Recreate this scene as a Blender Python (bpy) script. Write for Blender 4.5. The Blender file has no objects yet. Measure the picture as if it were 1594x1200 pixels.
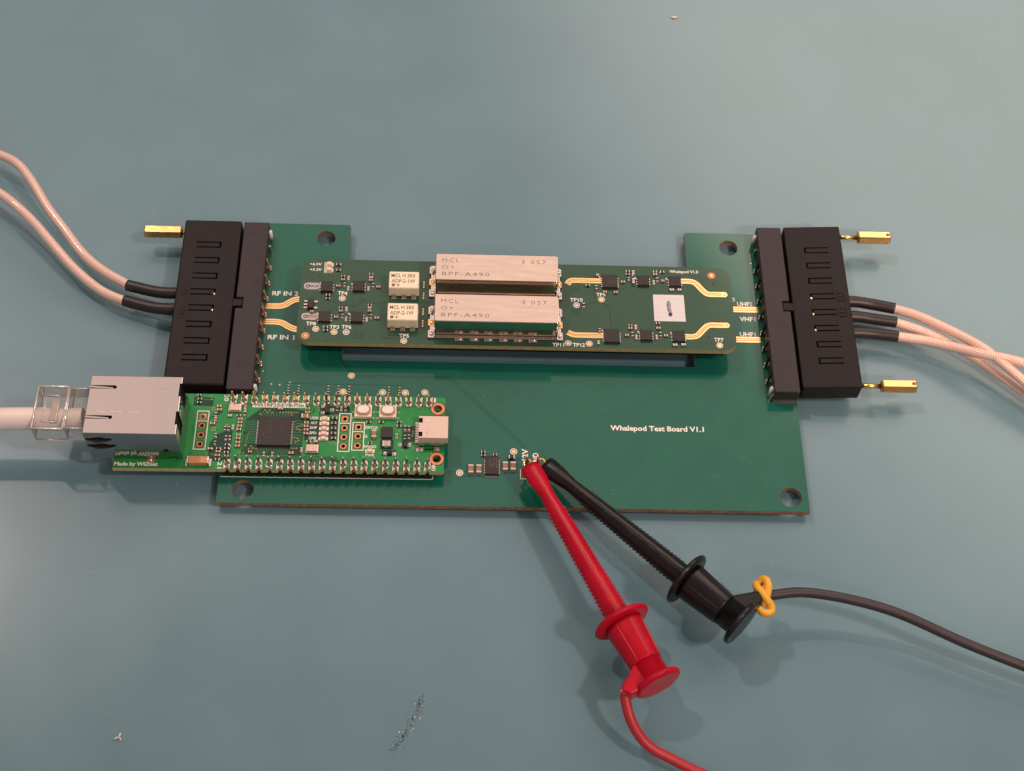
import bpy, bmesh, math, random
from mathutils import Vector, Matrix
random.seed(7)
C = bpy.context.scene.collection
SC = bpy.context.scene
# ------------------------------------------------------------------ camera (1 unit = 1 mm)
cd = bpy.data.cameras.new('camera'); cam = bpy.data.objects.new('camera', cd); C.objects.link(cam)
cd.sensor_width = 36; cd.lens = 36 * 2294.645 / 1594; cd.clip_start = 1; cd.clip_end = 10000
RM = Matrix(((0.99905683, -0.01931745, -0.03888822), (-0.00376845, 0.85363855, -0.52085221), (0.04325802, 0.5205075, 0.85276063)))
cam.matrix_world = Matrix.Translation((56.837, -160.890, 319.962)) @ RM.to_4x4()
SC.camera = cam
# ------------------------------------------------------------------ world and lamps
w = bpy.data.worlds.new('World'); SC.world = w; w.use_nodes = True
w.node_tree.nodes['Background'].inputs[0].default_value = (1.0, 0.78, 0.70, 1)
w.node_tree.nodes['Background'].inputs[1].default_value = 0.28
SC.view_settings.view_transform = 'Standard'; SC.view_settings.look = 'None'
SC.view_settings.exposure = 0.06; SC.view_settings.gamma = 1.0
SC.cycles.max_bounces = 10; SC.cycles.transparent_max_bounces = 40; SC.cycles.transmission_bounces = 10; SC.cycles.caustics_refractive = False; SC.cycles.caustics_reflective = False

def lamp(name, direction, dist, power, size, col, target=(70, 40, 0), size_y=None, roll=0):
    l = bpy.data.lights.new(name, 'AREA'); l.energy = power; l.color = col
    l.shape = 'RECTANGLE' if size_y else 'DISK'; l.size = size
    if size_y: l.size_y = size_y
    o = bpy.data.objects.new(name, l); C.objects.link(o)
    d = Vector(direction).normalized(); o.location = Vector(target) + d * dist
    q = d.to_track_quat('Z', 'Y'); o.rotation_euler = q.to_euler()
    if roll: o.rotation_euler.rotate_axis('Z', roll)
    return o
def spot(name, centre, direction, dist, power, half, blend, radius, col, at=None):
    l = bpy.data.lights.new(name, 'SPOT'); l.energy = power; l.color = col; l.spot_size = 2 * math.atan(half / dist); l.spot_blend = blend; l.shadow_soft_size = radius
    o = bpy.data.objects.new(name, l); C.objects.link(o); o.location = at if at else Vector(centre) + Vector(direction).normalized() * dist
    d = (o.location - Vector(centre)).normalized(); o.rotation_euler = d.to_track_quat('Z', 'Y').to_euler(); return o
WARM = (1.0, 0.77, 0.68)
lamp('ceiling_lamp', (0.40, -0.90, 1.0), 2000, 3.0e6, 150, WARM)
lamp('ceiling_lamp', (0.62, -0.36, 1.0), 1700, 8.6e6, 130, WARM)
spot('downlight', (112, 188, 0), (-0.16, 0.46, 1.0), 2500, 9.0e7, 234, .32, 75, WARM, at=(-1127, 1110, 2500))
spot('pool_spot', (322, 150, 0), (0.40, -0.90, 1.0), 2000, 9.5e7, 202, .06, 45, (1.0, 0.62, 0.44))  # added spot: its cone edge stands in for a shadow boundary on the mat
# area light added as a pale ceiling for the metal and solder mask to mirror
cl = bpy.data.lights.new('ceiling_glow', 'AREA'); cl.shape = 'RECTANGLE'; cl.size = 1700; cl.size_y = 1560; cl.energy = 6.4e6; cl.color = WARM
co = bpy.data.objects.new('ceiling_glow', cl); C.objects.link(co); co.location = (-260, 1400, 1600)
# a broad warm ceiling panel to the back and right; its near edge mirrors softly in the mat
pl = bpy.data.lights.new('ceiling_glow', 'AREA'); pl.shape = 'RECTANGLE'; pl.size = 1500; pl.size_y = 1550; pl.energy = 2.0e7; pl.color = (1.0, 0.80, 0.67)
po = bpy.data.objects.new('ceiling_glow', pl); C.objects.link(po)
ea, eb = Vector((223, 1689, 1500)), Vector((600, 860, 1500))
ed = (eb - ea).normalized(); en = Vector((-ed.y, ed.x, 0))
po.location = (ea + eb) / 2 + en * 750 + ed * 22
po.rotation_euler = (0, 0, math.atan2(en.y, en.x))

# ------------------------------------------------------------------ materials
MATS = {}
def mat(name, col, rough=0.5, metal=0.0, noise=0.0, nscale=1.0, bump=0.0, bscale=3.0, coat=0.0, spec=0.5, trans=0.0, ior=1.5, sss=0.0, detail=4, rvar=0.0, stretch=None, alpha=1.0):
    m = bpy.data.materials.new(name); m.use_nodes = True; nt = m.node_tree; b = nt.nodes['Principled BSDF']
    b.inputs['Base Color'].default_value = (*col, 1); b.inputs['Roughness'].default_value = rough; b.inputs['Metallic'].default_value = metal
    b.inputs['Coat Weight'].default_value = coat; b.inputs['Specular IOR Level'].default_value = spec
    b.inputs['Transmission Weight'].default_value = trans; b.inputs['IOR'].default_value = ior
    b.inputs['Subsurface Weight'].default_value = sss; b.inputs['Subsurface Radius'].default_value = (1, .6, .5); b.inputs['Subsurface Scale'].default_value = 0.6
    b.inputs['Alpha'].default_value = alpha
    if noise or bump or rvar:
        tc = nt.nodes.new('ShaderNodeTexCoord'); src = tc.outputs['Object']
        if stretch:
            mp = nt.nodes.new('ShaderNodeMapping'); mp.inputs['Scale'].default_value = stretch; nt.links.new(src, mp.inputs[0]); src = mp.outputs[0]
    if noise or rvar:
        n = nt.nodes.new('ShaderNodeTexNoise'); n.inputs['Scale'].default_value = nscale; n.inputs['Detail'].default_value = detail; nt.links.new(src, n.inputs['Vector'])
        if noise:
            r = nt.nodes.new('ShaderNodeMapRange'); r.inputs[1].default_value = .3; r.inputs[2].default_value = .7; r.inputs[3].default_value = 1 - noise; r.inputs[4].default_value = 1 + noise
            nt.links.new(n.outputs[0], r.inputs[0])
            mx = nt.nodes.new('ShaderNodeVectorMath'); mx.operation = 'SCALE'; mx.inputs[0].default_value = col; nt.links.new(r.outputs[0], mx.inputs['Scale'])
            nt.links.new(mx.outputs[0], b.inputs['Base Color'])
        if rvar:
            r2 = nt.nodes.new('ShaderNodeMapRange'); r2.inputs[1].default_value = .3; r2.inputs[2].default_value = .7; r2.inputs[3].default_value = max(.03, rough - rvar); r2.inputs[4].default_value = rough + rvar
            nt.links.new(n.outputs[0], r2.inputs[0]); nt.links.new(r2.outputs[0], b.inputs['Roughness'])
    if bump:
        n2 = nt.nodes.new('ShaderNodeTexNoise'); n2.inputs['Scale'].default_value = bscale; n2.inputs['Detail'].default_value = 3; nt.links.new(src, n2.inputs['Vector'])
        bp = nt.nodes.new('ShaderNodeBump'); bp.inputs['Strength'].default_value = bump; bp.inputs['Distance'].default_value = 0.1; nt.links.new(n2.outputs[0], bp.inputs['Height'])
        nt.links.new(bp.outputs[0], b.inputs['Normal'])
    MATS[name] = m
    return m
mat('bench_mat', (0.142, 0.262, 0.310), .23, noise=.05, nscale=.035, bump=.05, bscale=1.6, spec=.55, rvar=.02)
mat('board_mask', (0.010, 0.128, 0.088), .10, noise=.06, nscale=.15, spec=.5, bump=.02, bscale=.5)
mat('module_mask', (0.030, 0.092, 0.052), .10, noise=.06, nscale=.2, spec=.5, bump=.02, bscale=.6)
mat('pico_mask', (0.020, 0.285, 0.068), .12, noise=.08, nscale=.25, spec=.42, bump=.03, bscale=.6)
mat('pico_dark', (0.008, 0.055, 0.030), .12, spec=.4)
mat('pico_trace', (0.040, 0.26, 0.085), .14, spec=.45)
mat('board_trace', (0.005, 0.058, 0.040), .10)
mat('module_trace', (0.018, 0.060, 0.034), .10)
mat('board_edge', (0.34, 0.17, 0.085), .6, noise=.35, nscale=.8, bump=.3, bscale=4)
mat('module_edge', (0.50, 0.41, 0.20), .6, noise=.15, nscale=.8, bump=.2, bscale=4)
mat('pico_edge', (0.55, 0.50, 0.24), .55, noise=.15, nscale=.8)
mat('silk', (0.96, 0.93, 0.86), .6, noise=.05, nscale=3)
mat('silk_dark', (0.06, 0.075, 0.035), .6)
mat('gold', (1.0, 0.66, 0.30), .22, metal=1, noise=.08, nscale=3, rvar=.04)
mat('copper_pad', (0.66, 0.28, 0.13), .45, metal=.55, noise=.08, nscale=3)
mat('brass', (0.86, 0.56, 0.22), .26, metal=1, noise=.1, nscale=2, rvar=.08, stretch=(.2, 2, 2))
mat('tin', (0.66, 0.58, 0.53), .22, metal=1, noise=.15, nscale=4, bump=.2, bscale=3.5)
mat('pad_tin', (0.46, 0.40, 0.38), .3, metal=.8, noise=.2, nscale=3, bump=.2, bscale=3)
mat('solder', (0.70, 0.61, 0.57), .16, metal=1, noise=.12, nscale=3, bump=.5, bscale=2.6)
mat('shield', (0.50, 0.45, 0.43), .12, metal=1)
mat('usb_shell', (0.80, 0.62, 0.52), .16, metal=1, noise=.03, nscale=1)
mat('via_gold', (0.42, 0.33, 0.10), .3, metal=.5)
mat('edge_highlight', (1.0, 0.93, 0.88), .2, metal=.5, spec=.8)  # bright edge highlight of the clear plug, put into a pale colour
mat('filter_can', (0.76, 0.62, 0.52), .15, metal=1, noise=.05, nscale=.5, rvar=.04, stretch=(.25, 1.6, 1))
mat('black_plastic', (0.009, 0.006, 0.007), .5, spec=.28, noise=.3, nscale=.5, bump=.22, bscale=2.2, rvar=.07)
mat('grey_plastic', (0.033, 0.026, 0.030), .52, spec=.36, noise=.3, nscale=.28, bump=.25, bscale=1.2, rvar=.08)
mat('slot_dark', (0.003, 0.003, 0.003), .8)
mat('chip', (0.022, 0.015, 0.015), .5, noise=.12, nscale=3, bump=.15, bscale=9)
mat('chip_mark', (0.075, 0.062, 0.058), .6)
mat('tan_mark', (0.16, 0.11, 0.06), .6)
mat('ceramic', (0.36, 0.17, 0.085), .5, noise=.2, nscale=2)
mat('orange_cap', (0.62, 0.28, 0.11), .42, noise=.08, nscale=1)
mat('resistor', (0.014, 0.012, 0.012), .45)
mat('inductor', (0.52, 0.42, 0.37), .45, noise=.2, nscale=3)
mat('led_white', (0.95, 0.78, 0.66), .4, sss=.3)
mat('led_lens', (0.95, 0.68, 0.54), .25, sss=.3)
mat('button_body', (0.96, 0.80, 0.60), .4, noise=.06, nscale=1)
mat('button_cap', (0.97, 0.82, 0.70), .38, sss=.2)
mat('button_rim', (0.50, 0.32, 0.24), .5)
mat('crystal', (0.74, 0.55, 0.44), .16, metal=1, noise=.06, nscale=2)
mat('ivory', (0.97, 0.87, 0.64), .45, noise=.03, nscale=1, sss=.1)
mat('ivory_print', (0.26, 0.15, 0.07), .6)
mat('etch', (0.20, 0.14, 0.11), .55)
mat('label', (0.80, 0.77, 0.76), .65, noise=.03, nscale=.6)
mat('label_line', (0.66, 0.63, 0.63), .65)
mat('ink', (0.05, 0.05, 0.08), .5, noise=.5, nscale=1.5)
mat('ink_thin', (0.32, 0.31, 0.36), .55, noise=.4, nscale=1.5)
mat('shrink', (0.022, 0.017, 0.018), .42, noise=.15, nscale=.5, bump=.1, bscale=1.4)
mat('white_jacket', (0.93, 0.80, 0.74), .42, sss=.2, noise=.03, nscale=.3)
mat('red_plastic', (0.50, 0.005, 0.024), .36, noise=.12, nscale=.25, bump=.1, bscale=1.4, rvar=.06, spec=.2)
mat('red_seam', (0.72, 0.14, 0.10), .5)
mat('red_wire', (0.46, 0.022, 0.032), .42, noise=.06, nscale=.4)
mat('black_clip', (0.008, 0.007, 0.008), .27, spec=.42, noise=.2, nscale=.3, bump=.1, bscale=1.5, rvar=.05)
mat('black_seam', (0.055, 0.042, 0.04), .45)
mat('black_wire', (0.045, 0.034, 0.038), .42, noise=.1, nscale=.4)
mat('yellow_wire', (0.92, 0.47, 0.045), .45, noise=.08, nscale=.7)
def clear(name, tint, edge, cloud):
    m = bpy.data.materials.new(name); m.use_nodes = True; nt = m.node_tree; out = nt.nodes['Material Output']; nt.nodes.remove(nt.nodes['Principled BSDF'])
    t = nt.nodes.new('ShaderNodeBsdfTransparent'); t.inputs[0].default_value = (*tint, 1)
    g = nt.nodes.new('ShaderNodeBsdfGlossy'); g.inputs['Roughness'].default_value = .08
    d = nt.nodes.new('ShaderNodeBsdfDiffuse'); d.inputs[0].default_value = (.9, .8, .74, 1)
    lw = nt.nodes.new('ShaderNodeLayerWeight'); lw.inputs[0].default_value = edge
    fr = nt.nodes.new('ShaderNodeFresnel'); fr.inputs[0].default_value = 1.38
    m1 = nt.nodes.new('ShaderNodeMixShader'); m2 = nt.nodes.new('ShaderNodeMixShader')
    ad = nt.nodes.new('ShaderNodeMath'); ad.operation = 'ADD'; ad.use_clamp = True; ad.inputs[1].default_value = cloud; nt.links.new(lw.outputs['Facing'], ad.inputs[0]); nt.links.new(ad.outputs[0], m1.inputs[0]); nt.links.new(t.outputs[0], m1.inputs[1]); nt.links.new(d.outputs[0], m1.inputs[2])
    nt.links.new(fr.outputs[0], m2.inputs[0]); nt.links.new(m1.outputs[0], m2.inputs[1]); nt.links.new(g.outputs[0], m2.inputs[2]); nt.links.new(m2.outputs[0], out.inputs[0])
    MATS[name] = m
clear('clear_plastic', (.998, .995, .992), .06, .10)
clear('frosted', (.985, .94, .90), .3, .35)
mat('speck', (0.70, 0.68, 0.60), .7)
mat('scuff', (0.11, 0.11, 0.112), .8)
def braid_mat():
    m = bpy.data.materials.new('coax_braid'); m.use_nodes = True; nt = m.node_tree; b = nt.nodes['Principled BSDF']
    uv = nt.nodes.new('ShaderNodeUVMap'); sep = nt.nodes.new('ShaderNodeSeparateXYZ'); nt.links.new(uv.outputs[0], sep.inputs[0])
    def M(op, a, bb=None, v=None):
        n = nt.nodes.new('ShaderNodeMath'); n.operation = op; nt.links.new(a, n.inputs[0])
        if bb is not None: nt.links.new(bb, n.inputs[1])
        if v is not None: n.inputs[1].default_value = v
        return n.outputs[0]
    u = M('MULTIPLY', sep.outputs[0], v=9 * 2 * math.pi); v = M('MULTIPLY', sep.outputs[1], v=5.6)
    s1 = M('SINE', M('ADD', u, v)); s2 = M('SINE', M('SUBTRACT', u, v)); p = M('MULTIPLY', s1, s2)
    cr = nt.nodes.new('ShaderNodeMapRange'); cr.inputs[1].default_value = -1; cr.inputs[2].default_value = 1; nt.links.new(p, cr.inputs[0])
    mx = nt.nodes.new('ShaderNodeMix'); mx.data_type = 'RGBA'; mx.inputs[6].default_value = (0.72, 0.40, 0.31, 1); mx.inputs[7].default_value = (1.0, 0.80, 0.70, 1)
    nt.links.new(cr.outputs[0], mx.inputs[0]); nt.links.new(mx.outputs[2], b.inputs['Base Color'])
    bp = nt.nodes.new('ShaderNodeBump'); bp.inputs['Strength'].default_value = .55; bp.inputs['Distance'].default_value = .1; nt.links.new(p, bp.inputs['Height']); nt.links.new(bp.outputs[0], b.inputs['Normal'])
    b.inputs['Metallic'].default_value = .2; b.inputs['Roughness'].default_value = .34; b.inputs['Coat Weight'].default_value = .8; b.inputs['Coat Roughness'].default_value = .15
    MATS['coax_braid'] = m
braid_mat()

# ------------------------------------------------------------------ mesh helpers
class MB:
    def __init__(s): s.v = []; s.f = []; s.m = []; s.sm = []; s.uv = {}
    def add(s, vs, fs, mi=0, smooth=False):
        o = len(s.v); s.v += [tuple(p) for p in vs]
        for f in fs: s.f.append([i + o for i in f]); s.m.append(mi); s.sm.append(smooth)
        return s
    def box(s, cx, cy, z0, z1, sx, sy, mi=0, rot=0, top=1.0, topy=None):
        ty = top if topy is None else topy
        c, n = math.cos(rot), math.sin(rot); vs = []
        for z, k, ky in ((z0, 1, 1), (z1, top, ty)):
            for a, b in ((-1, -1), (1, -1), (1, 1), (-1, 1)):
                x, y = a * sx / 2 * k, b * sy / 2 * ky; vs.append((cx + x * c - y * n, cy + x * n + y * c, z))
        return s.add(vs, [(3, 2, 1, 0), (4, 5, 6, 7), (0, 1, 5, 4), (1, 2, 6, 5), (2, 3, 7, 6), (3, 0, 4, 7)], mi)
    def prism(s, poly, z0, z1, mi=0, side=None, smooth=False):
        n = len(poly); side = mi if side is None else side
        vs = [(x, y, z0) for x, y in poly] + [(x, y, z1) for x, y in poly]
        o = len(s.v); s.add(vs, [list(range(n))[::-1], list(range(n, 2 * n))], mi)
        for i in range(n):
            j = (i + 1) % n; s.f.append([o + i, o + j, o + n + j, o + n + i]); s.m.append(side); s.sm.append(smooth)
        return s
    def flat(s, poly, z, mi=0): return s.add([(x, y, z) for x, y in poly], [list(range(len(poly)))], mi)
    def disc(s, cx, cy, z, r, mi=0, n=20, ry=None): return s.flat([(cx + r * math.cos(2 * math.pi * i / n), cy + (ry or r) * math.sin(2 * math.pi * i / n)) for i in range(n)], z, mi)
    def ring(s, cx, cy, z, r0, r1, mi=0, n=24):
        vs = [];
        for i in range(n):
            a = 2 * math.pi * i / n; vs += [(cx + r0 * math.cos(a), cy + r0 * math.sin(a), z), (cx + r1 * math.cos(a), cy + r1 * math.sin(a), z)]
        return s.add(vs, [(2 * i, 2 * i + 1, (2 * i + 3) % (2 * n), (2 * i + 2) % (2 * n)) for i in range(n)], mi)
    def cyl(s, p0, p1, r0, r1=None, n=16, mi=0, caps=True, smooth=True):
        r1 = r0 if r1 is None else r1; p0 = Vector(p0); p1 = Vector(p1); d = (p1 - p0).normalized()
        a = d.orthogonal().normalized(); b = d.cross(a); vs = []
        for p, r in ((p0, r0), (p1, r1)):
            for i in range(n): t = 2 * math.pi * (i + .5) / n; vs.append(p + (a * math.cos(t) + b * math.sin(t)) * r)
        s.add(vs, [(i, (i + 1) % n, n + (i + 1) % n, n + i) for i in range(n)], mi, smooth)
        o = len(s.v) - 2 * n
        if caps:
            s.f += [[o + i for i in range(n)][::-1], [o + n + i for i in range(n)]]; s.m += [mi, mi]; s.sm += [False, False]
        return s
    def lathe(s, prof, p0, d, n=32, mi=0, sm=True, a0=None):     # prof: (along, radius)
        p0 = Vector(p0); d = Vector(d).normalized(); a = Vector(a0).normalized() if a0 else d.orthogonal().normalized(); b = d.cross(a); vs = []
        for h, r in prof:
            for i in range(n): t = 2 * math.pi * i / n; vs.append(p0 + d * h + (a * math.cos(t) + b * math.sin(t)) * r)
        fs = []
        for k in range(len(prof) - 1):
            for i in range(n): fs.append((k * n + i, k * n + (i + 1) % n, (k + 1) * n + (i + 1) % n, (k + 1) * n + i))
        s.add(vs, fs, mi, sm); o = len(s.v) - len(vs)
        s.f += [[o + i for i in range(n)][::-1], [o + (len(prof) - 1) * n + i for i in range(n)]]; s.m += [mi, mi]; s.sm += [False, False]
        return s
    def tube(s, pts, r, n=14, mi=0, sub=6, cap=True):
        P = catmull(pts, sub); N = len(P); R = r if callable(r) else (lambda t: r)
        up = Vector((0, 0, 1)); L = 0; o = len(s.v); prev = None; a = None
        for k, p in enumerate(P):
            t = (P[min(k + 1, N - 1)] - P[max(k - 1, 0)]).normalized()
            if a is None: a = t.orthogonal().normalized()
            a = (a - t * a.dot(t)).normalized(); b = t.cross(a)
            if prev is not None: L += (p - prev).length
            prev = p
            for i in range(n):
                q = 2 * math.pi * i / n; s.v.append(tuple(p + (a * math.cos(q) + b * math.sin(q)) * R(k / (N - 1))))
            if k < N - 1:
                for i in range(n):
                    s.uv[len(s.f)] = [(i / n, L), ((i + 1) / n, L), ((i + 1) / n, L + (P[k + 1] - p).length), (i / n, L + (P[k + 1] - p).length)]
                    s.f.append([o + k * n + i, o + k * n + (i + 1) % n, o + (k + 1) * n + (i + 1) % n, o + (k + 1) * n + i]); s.m.append(mi); s.sm.append(True)
        if cap:
            s.f += [[o + i for i in range(n)][::-1], [o + (N - 1) * n + i for i in range(n)]]; s.m += [mi, mi]; s.sm += [False, False]
        return s
    def ribbon(s, pts, wd, z, mi=0, closed=False):
        P = [Vector((x, y)) for x, y in pts]; N = len(P); vs = []
        for k in range(N):
            if closed: a, b = P[k - 1], P[(k + 1) % N]; t0, t1 = (P[k] - a).normalized(), (b - P[k]).normalized()
            else: t0 = (P[k] - P[max(k - 1, 0)]); t1 = (P[min(k + 1, N - 1)] - P[k]); t0 = (t0 if t0.length > 0 else t1).normalized(); t1 = (t1 if t1.length > 0 else t0).normalized()
            n0 = Vector((-t0.y, t0.x)); n1 = Vector((-t1.y, t1.x)); m = (n0 + n1); m = m.normalized() if m.length > 1e-6 else n0
            k2 = wd / 2 / max(.4, m.dot(n0)); vs += [(*(P[k] + m * k2), z), (*(P[k] - m * k2), z)]
        fs = [(2 * k + 1, 2 * k + 3, 2 * k + 2, 2 * k) for k in range(N - 1)]
        if closed: fs.append((2 * N - 1, 1, 0, 2 * N - 2))
        return s.add(vs, fs, mi)
    def dome(s, cx, cy, z, rx, ry, h, mi=0, n=12, k=4):
        vs = []; fs = []
        for j in range(k):
            t = j / k * math.pi / 2
            for i in range(n): a = 2 * math.pi * i / n; vs.append((cx + rx * math.cos(t) * math.cos(a), cy + ry * math.cos(t) * math.sin(a), z + h * math.sin(t)))
        vs.append((cx, cy, z + h))
        for j in range(k - 1):
            for i in range(n): fs.append((j * n + i, j * n + (i + 1) % n, (j + 1) * n + (i + 1) % n, (j + 1) * n + i))
        for i in range(n): fs.append(((k - 1) * n + i, (k - 1) * n + (i + 1) % n, k * n))
        return s.add(vs, fs, mi, True)
    def mesh(s, name, mats, org=(0, 0, 0)):
        me = bpy.data.meshes.new(name); ox, oy, oz = org
        me.from_pydata([(x - ox, y - oy, z - oz) for x, y, z in s.v], [], s.f)
        for m in mats: me.materials.append(MATS[m])
        for p, mi, sm in zip(me.polygons, s.m, s.sm): p.material_index = mi; p.use_smooth = sm
        if s.uv:
            l = me.uv_layers.new(name='UVMap')
            for fi, c in s.uv.items():
                for li, q in zip(me.polygons[fi].loop_indices, c): l.data[li].uv = q
        me.update(); return me
def catmull(pts, sub):
    P = [Vector(p) for p in pts]
    if sub <= 1 or len(P) < 3: return P
    out = []
    for i in range(len(P) - 1):
        p0 = P[max(i - 1, 0)]; p1 = P[i]; p2 = P[i + 1]; p3 = P[min(i + 2, len(P) - 1)]
        for k in range(sub):
            t = k / sub; out.append(.5 * ((2 * p1) + (p2 - p0) * t + (2 * p0 - 5 * p1 + 4 * p2 - p3) * t * t + (3 * p1 - p0 - 3 * p2 + p3) * t ** 3))
    out.append(P[-1]); return out
def rrect(cx, cy, sx, sy, r, n=5):
    out = []
    for a0, (kx, ky) in zip((0, 90, 180, 270), ((1, 1), (-1, 1), (-1, -1), (1, -1))):
        for i in range(n + 1):
            a = math.radians(a0 + 90 * i / n); out.append((cx + kx * (sx / 2 - r) + r * math.cos(a), cy + ky * (sy / 2 - r) + r * math.sin(a)))
    return out
def thing(name, label, cat, loc=(0, 0, 0), group=None):
    o = bpy.data.objects.new(name, None); C.objects.link(o); o.location = loc; o['label'] = label; o['category'] = cat; o.empty_display_size = 5
    if group: o['group'] = group
    return o
def worg(o):
    l = Vector((0, 0, 0))
    while o is not None: l += o.location; o = o.parent
    return l
def obj(name, mb, mats, parent=None, loc=None, bevel=0, seg=2, label=None, kind=None, wn=False):
    """one mesh object; vertices are given in world mm (or, with loc, around loc)"""
    if isinstance(mats, str): mats = [mats]
    po_ = worg(parent) if parent else Vector((0, 0, 0))
    if isinstance(mb, bpy.types.Mesh): me = mb
    elif loc is None: me = mb.mesh(name, mats, po_)
    else: me = mb.mesh(name, mats)
    o = bpy.data.objects.new(name, me); C.objects.link(o); o.parent = parent
    if loc is not None: o.location = Vector(loc) - po_
    if bevel:
        b = o.modifiers.new('bevel', 'BEVEL'); b.width = bevel; b.segments = seg; b.limit_method = 'ANGLE'; b.angle_limit = math.radians(40); b.harden_normals = False
    if label: o['label'] = label
    if kind: o['kind'] = kind
    return o
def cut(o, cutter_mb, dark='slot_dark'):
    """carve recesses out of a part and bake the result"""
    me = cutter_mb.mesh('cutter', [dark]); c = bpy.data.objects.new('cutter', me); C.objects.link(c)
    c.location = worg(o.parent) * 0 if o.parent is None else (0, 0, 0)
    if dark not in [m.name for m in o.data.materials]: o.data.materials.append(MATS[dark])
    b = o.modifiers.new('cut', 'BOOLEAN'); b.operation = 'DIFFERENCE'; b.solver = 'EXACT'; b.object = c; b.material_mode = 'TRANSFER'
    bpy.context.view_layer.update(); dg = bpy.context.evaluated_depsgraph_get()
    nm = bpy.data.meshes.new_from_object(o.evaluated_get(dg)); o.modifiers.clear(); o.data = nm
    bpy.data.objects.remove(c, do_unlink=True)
def plate(name, outline, holes, z0, z1, mats, parent):
    """circuit board with real drilled holes; mask on the faces, laminate on the walls"""
    cu = bpy.data.curves.new(name, 'CURVE'); cu.dimensions = '2D'; cu.fill_mode = 'BOTH'; cu.extrude = (z1 - z0) / 2
    for loop in [outline] + holes:
        sp = cu.splines.new('POLY'); sp.points.add(len(loop) - 1)
        for p, (x, y) in zip(sp.points, loop): p.co = (x, y, 0, 1)
        sp.use_cyclic_u = True
    t = bpy.data.objects.new('t', cu); C.objects.link(t); bpy.context.view_layer.update()
    me = bpy.data.meshes.new_from_object(t.evaluated_get(bpy.context.evaluated_depsgraph_get())); bpy.data.objects.remove(t, do_unlink=True)
    po_ = worg(parent)
    for v in me.vertices: v.co.z += (z0 + z1) / 2; v.co -= po_
    me.materials.clear()
    for m in mats: me.materials.append(MATS[m])
    for p in me.polygons: p.material_index = 0 if abs(p.normal.z) > .5 else 1; p.use_smooth = False
    o = bpy.data.objects.new(name, me); C.objects.link(o); o.parent = parent
    return o
def circ(cx, cy, r, n=28): return [(cx + r * math.cos(2 * math.pi * i / n), cy + r * math.sin(2 * math.pi * i / n)) for i in range(n)]
TXT = {}
def text(s, cx, cy, wd, ht, z, m, parent, rot=0, bold=.018, name='lettering', spacing=1.0):
    key = (s, round(wd, 2), round(ht, 2), m, bold)
    cu = bpy.data.curves.new('t', 'FONT'); cu.body = s; cu.size = 1; cu.offset = bold; cu.resolution_u = 2; cu.space_character = spacing; cu.align_x = 'LEFT'
    t = bpy.data.objects.new('t', cu); C.objects.link(t); bpy.context.view_layer.update()
    me = bpy.data.meshes.new_from_object(t.evaluated_get(bpy.context.evaluated_depsgraph_get())); bpy.data.objects.remove(t, do_unlink=True)
    xs = [v.co.x for v in me.vertices]; ys = [v.co.y for v in me.vertices]
    kx, ky = wd / (max(xs) - min(xs)), ht / (max(ys) - min(ys)); mx, my = (max(xs) + min(xs)) / 2, (max(ys) + min(ys)) / 2
    c, n = math.cos(rot), math.sin(rot)
    for v in me.vertices:
        x, y = (v.co.x - mx) * kx, (v.co.y - my) * ky; v.co = (x * c - y * n, x * n + y * c, 0)
    me.materials.clear(); me.materials.append(MATS[m])
    return obj(name, me, m, parent, loc=(cx, cy, z))
CACHE = {}
def shared(key, build, mats):
    if key not in CACHE: CACHE[key] = build().mesh(key[0], mats)
    return CACHE[key]
def smd(parent, kind, cx, cy, wd, hd, z):
    """a two-terminal chip part: body, end caps and solder fillets"""
    horiz = wd >= hd; L, W = (wd, hd) if horiz else (hd, wd)
    L = round(min(L, 3.1) * .93, 1); W = round(max(.5, min(W * .82, .62 if L < 1.75 else 1.5)), 1)
    body = {'c': 'ceramic', 'k': 'resistor', 'b': 'resistor', 's': 'inductor'}.get(kind, 'ceramic')
    name = {'c': 'capacitor', 'k': 'resistor', 'b': 'diode', 's': 'inductor'}.get(kind, 'capacitor')
    H = {'k': .36, 'b': .5, 's': .5, 'c': .5}.get(kind, .5) * (1.0 if L < 1.75 else 1.9)
    def build():
        m = MB(); t = L * .2; bl = L * .82
        m.box(0, 0, .03, H, bl - 2 * t * .5, W, 0)
        if kind == 'b': m.box(0, 0, H * .98, H + .02, bl * .45, W * .96, 0)
        for sgn in (-1, 1):
            m.box(sgn * (bl / 2 - t * .4), 0, .03, H + (.03 if kind != 'k' else .02), t * .8, W + .05, 1)
            x0, x1 = sgn * bl / 2, sgn * (L / 2 + .08); h = W / 2 + .08
            m.add([(x0, -h, .02), (x1, -h, .02), (x1, h, .02), (x0, h, .02), (x0, -W / 2, H * .75), (x0, W / 2, H * .75)], [(0, 1, 4), (1, 2, 5, 4), (2, 3, 5)] if sgn > 0 else [(4, 1, 0), (4, 5, 2, 1), (5, 3, 2)], 1, False)
        if not horiz: m.v = [(-y, x, zz) for x, y, zz in m.v]
        return m
    me = shared((name, kind, L, W, horiz), build, [body, 'tin'])
    return obj(name, me, None, parent, loc=(cx + random.uniform(-.03, .03), cy + random.uniform(-.03, .03), z))
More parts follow.
